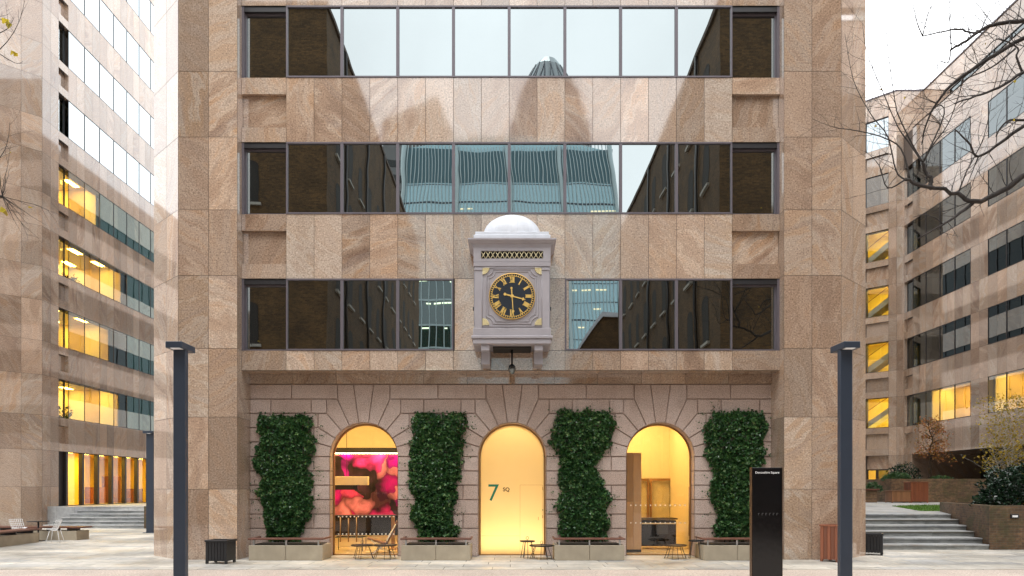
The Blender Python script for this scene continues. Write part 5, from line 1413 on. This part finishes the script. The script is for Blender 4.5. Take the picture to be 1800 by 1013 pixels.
shrub('evergreen_shrub', 'bushy dark shrub beneath the russet maple in the low brick planter', (21.9, 41.4, 2.28), .9, .8, 1.0, 'leaf_dark', 1500, .11)
shrub('evergreen_shrub', 'green shrub on top of the brick pier planter by the left steps', (-17.0, 37.0, 1.0), .38, .8, 1.2, 'leaf_dark', 900, .12, 8)
def potted_plant(label, loc):
    t = thing('potted_plant', label, 'potted plant', loc); lv = Leaves()
    m = MB(); m.lathe([(.0001, 0), (.16, 0), (.20, .38), (.17, .38), (.0001, .34)], 0, 0, 18); m.build('pot', M['black'], t)
    for k in range(110):
        a = rng.uniform(0, 6.28); el_ = rng.uniform(.1, 1.3); r_ = rng.uniform(.05, .55)
        lv.add(Vector((r_*math.cos(a)*math.cos(el_), r_*math.sin(a)*math.cos(el_), .5 + 1.2*r_*math.sin(el_) + .3*rng.random())), rng.uniform(.16,.3), Vector((math.cos(a), math.sin(a), rng.gauss(.1,.5))), rng.random(), .16)
    link('foliage', lv.mesh('foliage', M['leaf_dark']), t)
    m = MB(); m.tube([(0, 0, .34), (.02, 0, .8), (0, .02, 1.1)], .02); m.build('stem', M['bark_brown'], t)
potted_plant('leafy plant inside a lit window in the lowest office row of the left wing', (XW-.9, 40.3, LB[0]-.6))
potted_plant('leafy plant inside a lit window two rows above the lowest in the left wing', (XW-.9, 40.9, LB[2]-.6))

# ------------------------------------------------------------------ what stands behind the viewer (seen in the mirror glass)
def warehouse(label, s, yf, H, LEN, NW):
    """sooty brick warehouse; one side lines the street (x = +-10), the gable faces the office block"""
    X = 10.0*s; t = thing('brick_warehouse', label, 'warehouse', (X, yf, 0)); off = (X, yf, 0)
    m = MB(); x2 = 46*s
    m.poly([(X, yf, 0), (x2, yf, 0), (x2, yf, H), (X, yf, H)]); m.poly([(X, yf, 0), (X, yf-LEN, 0), (X, yf-LEN, H), (X, yf, H)])
    m.poly([(x2, yf, 0), (x2, yf-LEN, 0), (x2, yf-LEN, H), (x2, yf, H)]); m.poly([(X, yf-LEN, 0), (x2, yf-LEN, 0), (x2, yf-LEN, H), (X, yf-LEN, H)])
    m.build('brick_wall', M['brick_dark'], t, off)
    m = MB(); m.box(X-.12*s, x2, yf+.12, yf-LEN, H, H+.25); m.build('coping', M['grout'], t, off)
    WN = {}
    def arched(front):
        f = MB(); w = MB(); n = 8; a, h = .62, 2.0
        o = [(-a, 0), (a, 0)] + [(a*math.cos(math.pi*i/n), h + .35*math.sin(math.pi*i/n)) for i in range(n+1)]
        w.poly([(x, -.01, z) for x, z in o])
        for i in range(len(o)):
            p, q = o[i], o[(i+1) % len(o)]; f.poly([(p[0], -.03, p[1]), (q[0], -.03, q[1]), (q[0]*.93, -.03, q[1]*.97+.03), (p[0]*.93, -.03, p[1]*.97+.03)], 1)
        f.box(-a-.15, a+.15, -.14, 0, -.16, -.02, 0)
        return f.mesh('window', [M['stone_sill'], M['dark']]), w.mesh('pane', M['dark'])
    fm, wm = arched(True)
    for k in range(6):
        z = 1.6 + 3.9*k
        for i in range(NW):                                 # street side
            y = yf - 2.6 - 3.4*i
            o = link('window', fm, t, (0, y-yf, z), R(90 if s < 0 else -90)); link('pane', wm, o)
        for i in range(5):                                 # gable facing the office block
            x = X + s*(4.4 + 3.6*i)
            o = link('window', fm, t, (x-X, 0, z+.4), R(180)); link('pane', wm, o)
    for i in range(3):
        y = yf - 4.3 - 6.8*i; g = MB(); g.tube([(X-.12*s, y, 0), (X-.12*s, y, H)], .09, 8); g.build('drainpipe', M['black'], t, off)
warehouse('soot brown brick warehouse with arched windows along the left of the street behind the viewer', -1, -.2, 28.1, 41, 11)
warehouse('soot brown brick warehouse with arched windows along the right of the street behind the viewer', 1, 4.9, 24.9, 33, 9)
YR = 2*D0
def mx_(px, dv): return (px-VX)*dv/FPX
def mz_(py, dv): return EYE + (HY-py)*dv/FPX
M['tower_glass'] = glass('teal_tower_glass', (.21, .42, .48), refl=(.75, .9, .95), fac=.24, wob=.0)
M['tower_fin'] = simple('pale_tower_fin', (.42, .52, .54), .5)
t = thing('glass_tower', 'broad teal glass tower with pale fins reflected in the middle windows', 'tower', (0, YR-152, 0)); toff = (0, YR-152, 0)
m = MB(); f = MB()
W0 = lambda z: (-23.5 + 2.2*(z/73)**2, 24.6 - 4.8*(z/73)**3)
zs3 = [0, 15, 30, 45, 58, 66, 71]
for a, b in zip(zs3, zs3[1:]):
    (l0, r0), (l1, r1) = W0(a), W0(b); y = YR-152
    m.poly([(l0, y, a), (r0, y, a), (r1, y, b), (l1, y, b)]); m.poly([(l0, y, a), (l0, y-30, a), (l1, y-30, b), (l1, y, b)]); m.poly([(r0, y, a), (r0, y-30, a), (r1, y-30, b), (r1, y, b)])
l1, r1 = W0(71)
m.poly([(l1, YR-152, 71)] + [(l1 + (r1-l1)*i/10, YR-152, 71 + 3.0*math.sin(math.pi*i/10)) for i in range(11)] + [(r1, YR-152, 71)])
m.build('glass_skin', M['tower_glass'], t, toff)
for i in range(61):
    u = i/60; P = [(W0(z)[0]*(1-u) + W0(z)[1]*u, YR-152+.25, z) for z in (0, 20, 40, 55, 66, 72)]; f.tube(P, .10 if i % 15 else .45, 4)
f.build('fins', M['tower_fin'], t, toff)
f = MB()
for z in range(4, 72, 4): f.box(W0(z)[0], W0(z)[1], YR-152+.02, YR-152+.08, z, z+(.14 if z % 12 else .28))
f.build('floor_bands', M['lamp_blue'], t, toff)
f = MB(); f.box(W0(66)[0]+.3, W0(66)[1]-.3, YR-152+.03, YR-152+.10, 64.5, 71.2); f.build('dark_reflection_band', simple('dark_teal_reflection', (.05, .13, .16), .4), t, toff)  # dark band painted as the reflection in the tower's upper glass
f = MB()
for k in range(40):
    z = 4*rng.randint(8, 14) + 2.6; x = rng.uniform(*W0(z))*.92; f.box(x, x+rng.uniform(.6, 2.6), YR-152+.13, YR-152+.2, z, z+.25)
f.build('lit_ceiling', emit('far_office_light', (1, .85, .55), 2.5), t, toff)
dv = 250; t = thing('domed_tower', 'tall round topped dark glass tower reflected above the middle bays', 'tower', (mx_(966, dv), YR-dv, 0)); toff = (mx_(966, dv), YR-dv, 0)
m = MB(); m.lathe([(14, 0), (15.5, 40), (16.3, 75), (15.6, 105), (13, 122), (9.5, 134), (5.5, 142), (2.5, 145.4), (.0001, 146.5)], toff[0], toff[1], 36)
m.build('glass_skin', glass('grey_tower_glass', (.16, .17, .18), fac=.15, wob=0), t, toff)
m = MB()
for k in range(18):
    for sgn in (1, -1): m.tube([(toff[0] + 1.005*r_*math.cos(2*math.pi*k/18 + sgn*z/90), toff[1] + 1.005*r_*math.sin(2*math.pi*k/18 + sgn*z/90), z) for r_, z in ((15.5,40),(16.3,75),(15.6,105),(13,122),(9.5,134),(5.5,142))], .22, 4)
m.build('diagonal_grid', M['lamp_blue'], t, toff)
dv = 185; t = thing('office_tower', 'grey slab tower with sloped roof reflected left of the domed tower', 'tower', (mx_(733, dv), YR-dv, 0)); toff = (mx_(733, dv), YR-dv, 0)
m = MB(); x0, x1, xm = mx_(672, dv), mx_(797, dv), mx_(768, dv)
m.xprism([(x0, 0), (x1, 0), (x1, mz_(235, dv)), (xm, mz_(168, dv)), (x0, mz_(212, dv))], YR-dv-20, YR-dv); m.build('block', simple('grey_cladding', (.14, .14, .14), .6), t, toff)
m = MB()
for z in range(6, 84, 4): m.box(x0+.5, x1-.5, YR-dv+.02, YR-dv+.12, z, z+1.8)
m.build('window_band', M['window_black'], t, toff)

t = thing('stone_building', 'brown stone annex with window bands to the left of the left wing, seen only reflected', 'building', (-47, 35, 0))
m = MB(); m.box(-75, -30.4, 34.6, 50, 0, 21); m.build('wall', M['granite_wing'], t, (-47, 35, 0))
m = MB()
for z in range(4, 20, 4): m.box(-74, -31, 34.55, 34.59, z, z+1.8)
m.build('window_band', M['window_black'], t, (-47, 35, 0))

dv = 100; t = thing('glass_office', 'dark green glass office block seen reflected just left of the clock', 'office block', (mx_(765, dv), YR-dv, 0)); toff = (mx_(765, dv), YR-dv, 0)
m = MB(); m.box(mx_(728, dv), mx_(806, dv), YR-dv-12, YR-dv, 0, mz_(484, dv)); m.build('glass_skin', glass('dark_green_glass', (.015, .05, .045), fac=.10, wob=0), t, toff)
m = MB()
for z in range(3, 30, 3): m.box(mx_(728, dv), mx_(806, dv), YR-dv+.02, YR-dv+.12, z, z+.22)
for i in range(7): x = mx_(728+13*i, dv); m.box(x-.06, x+.06, YR-dv+.13, YR-dv+.22, 0, mz_(486, dv))
m.build('mullion_grid', M['tower_fin'], t, toff)
m = MB()
for k in range(26):
    z = 3*rng.randint(5, 9) + 2.6; x = rng.uniform(mx_(730, dv), mx_(796, dv)); m.box(x, x+rng.uniform(.3, 1.0), YR-dv+.13, YR-dv+.2, z, z+.16)
m.build('lit_ceiling', emit('green_office_light', (.9, 1, .7), 3.5), t, toff)
dv = 76; t = thing('brick_house', 'brown gabled brick house seen reflected just right of the clock', 'house', (mx_(1060, dv), YR-dv, 0)); toff = (mx_(1060, dv), YR-dv, 0)
m = MB(); m.xprism([(mx_(1012, dv), 0), (mx_(1110, dv), 0), (mx_(1110, dv), mz_(556, dv)), (mx_(1060, dv), mz_(556, dv)), (mx_(1012, dv), mz_(622, dv))], YR-dv-8, YR-dv); m.build('wall', M['brick_dark'], t, toff)
m = MB(); m.xprism([(mx_(1110, dv), mz_(556, dv)), (mx_(1110, dv), mz_(548, dv)), (mx_(1059, dv), mz_(548, dv)), (mx_(1008, dv), mz_(622, dv)), (mx_(1012, dv), mz_(622, dv)), (mx_(1060, dv), mz_(556, dv))][::-1], YR-dv-8.2, YR-dv+.3); m.build('roof', M['lead'], t, toff)
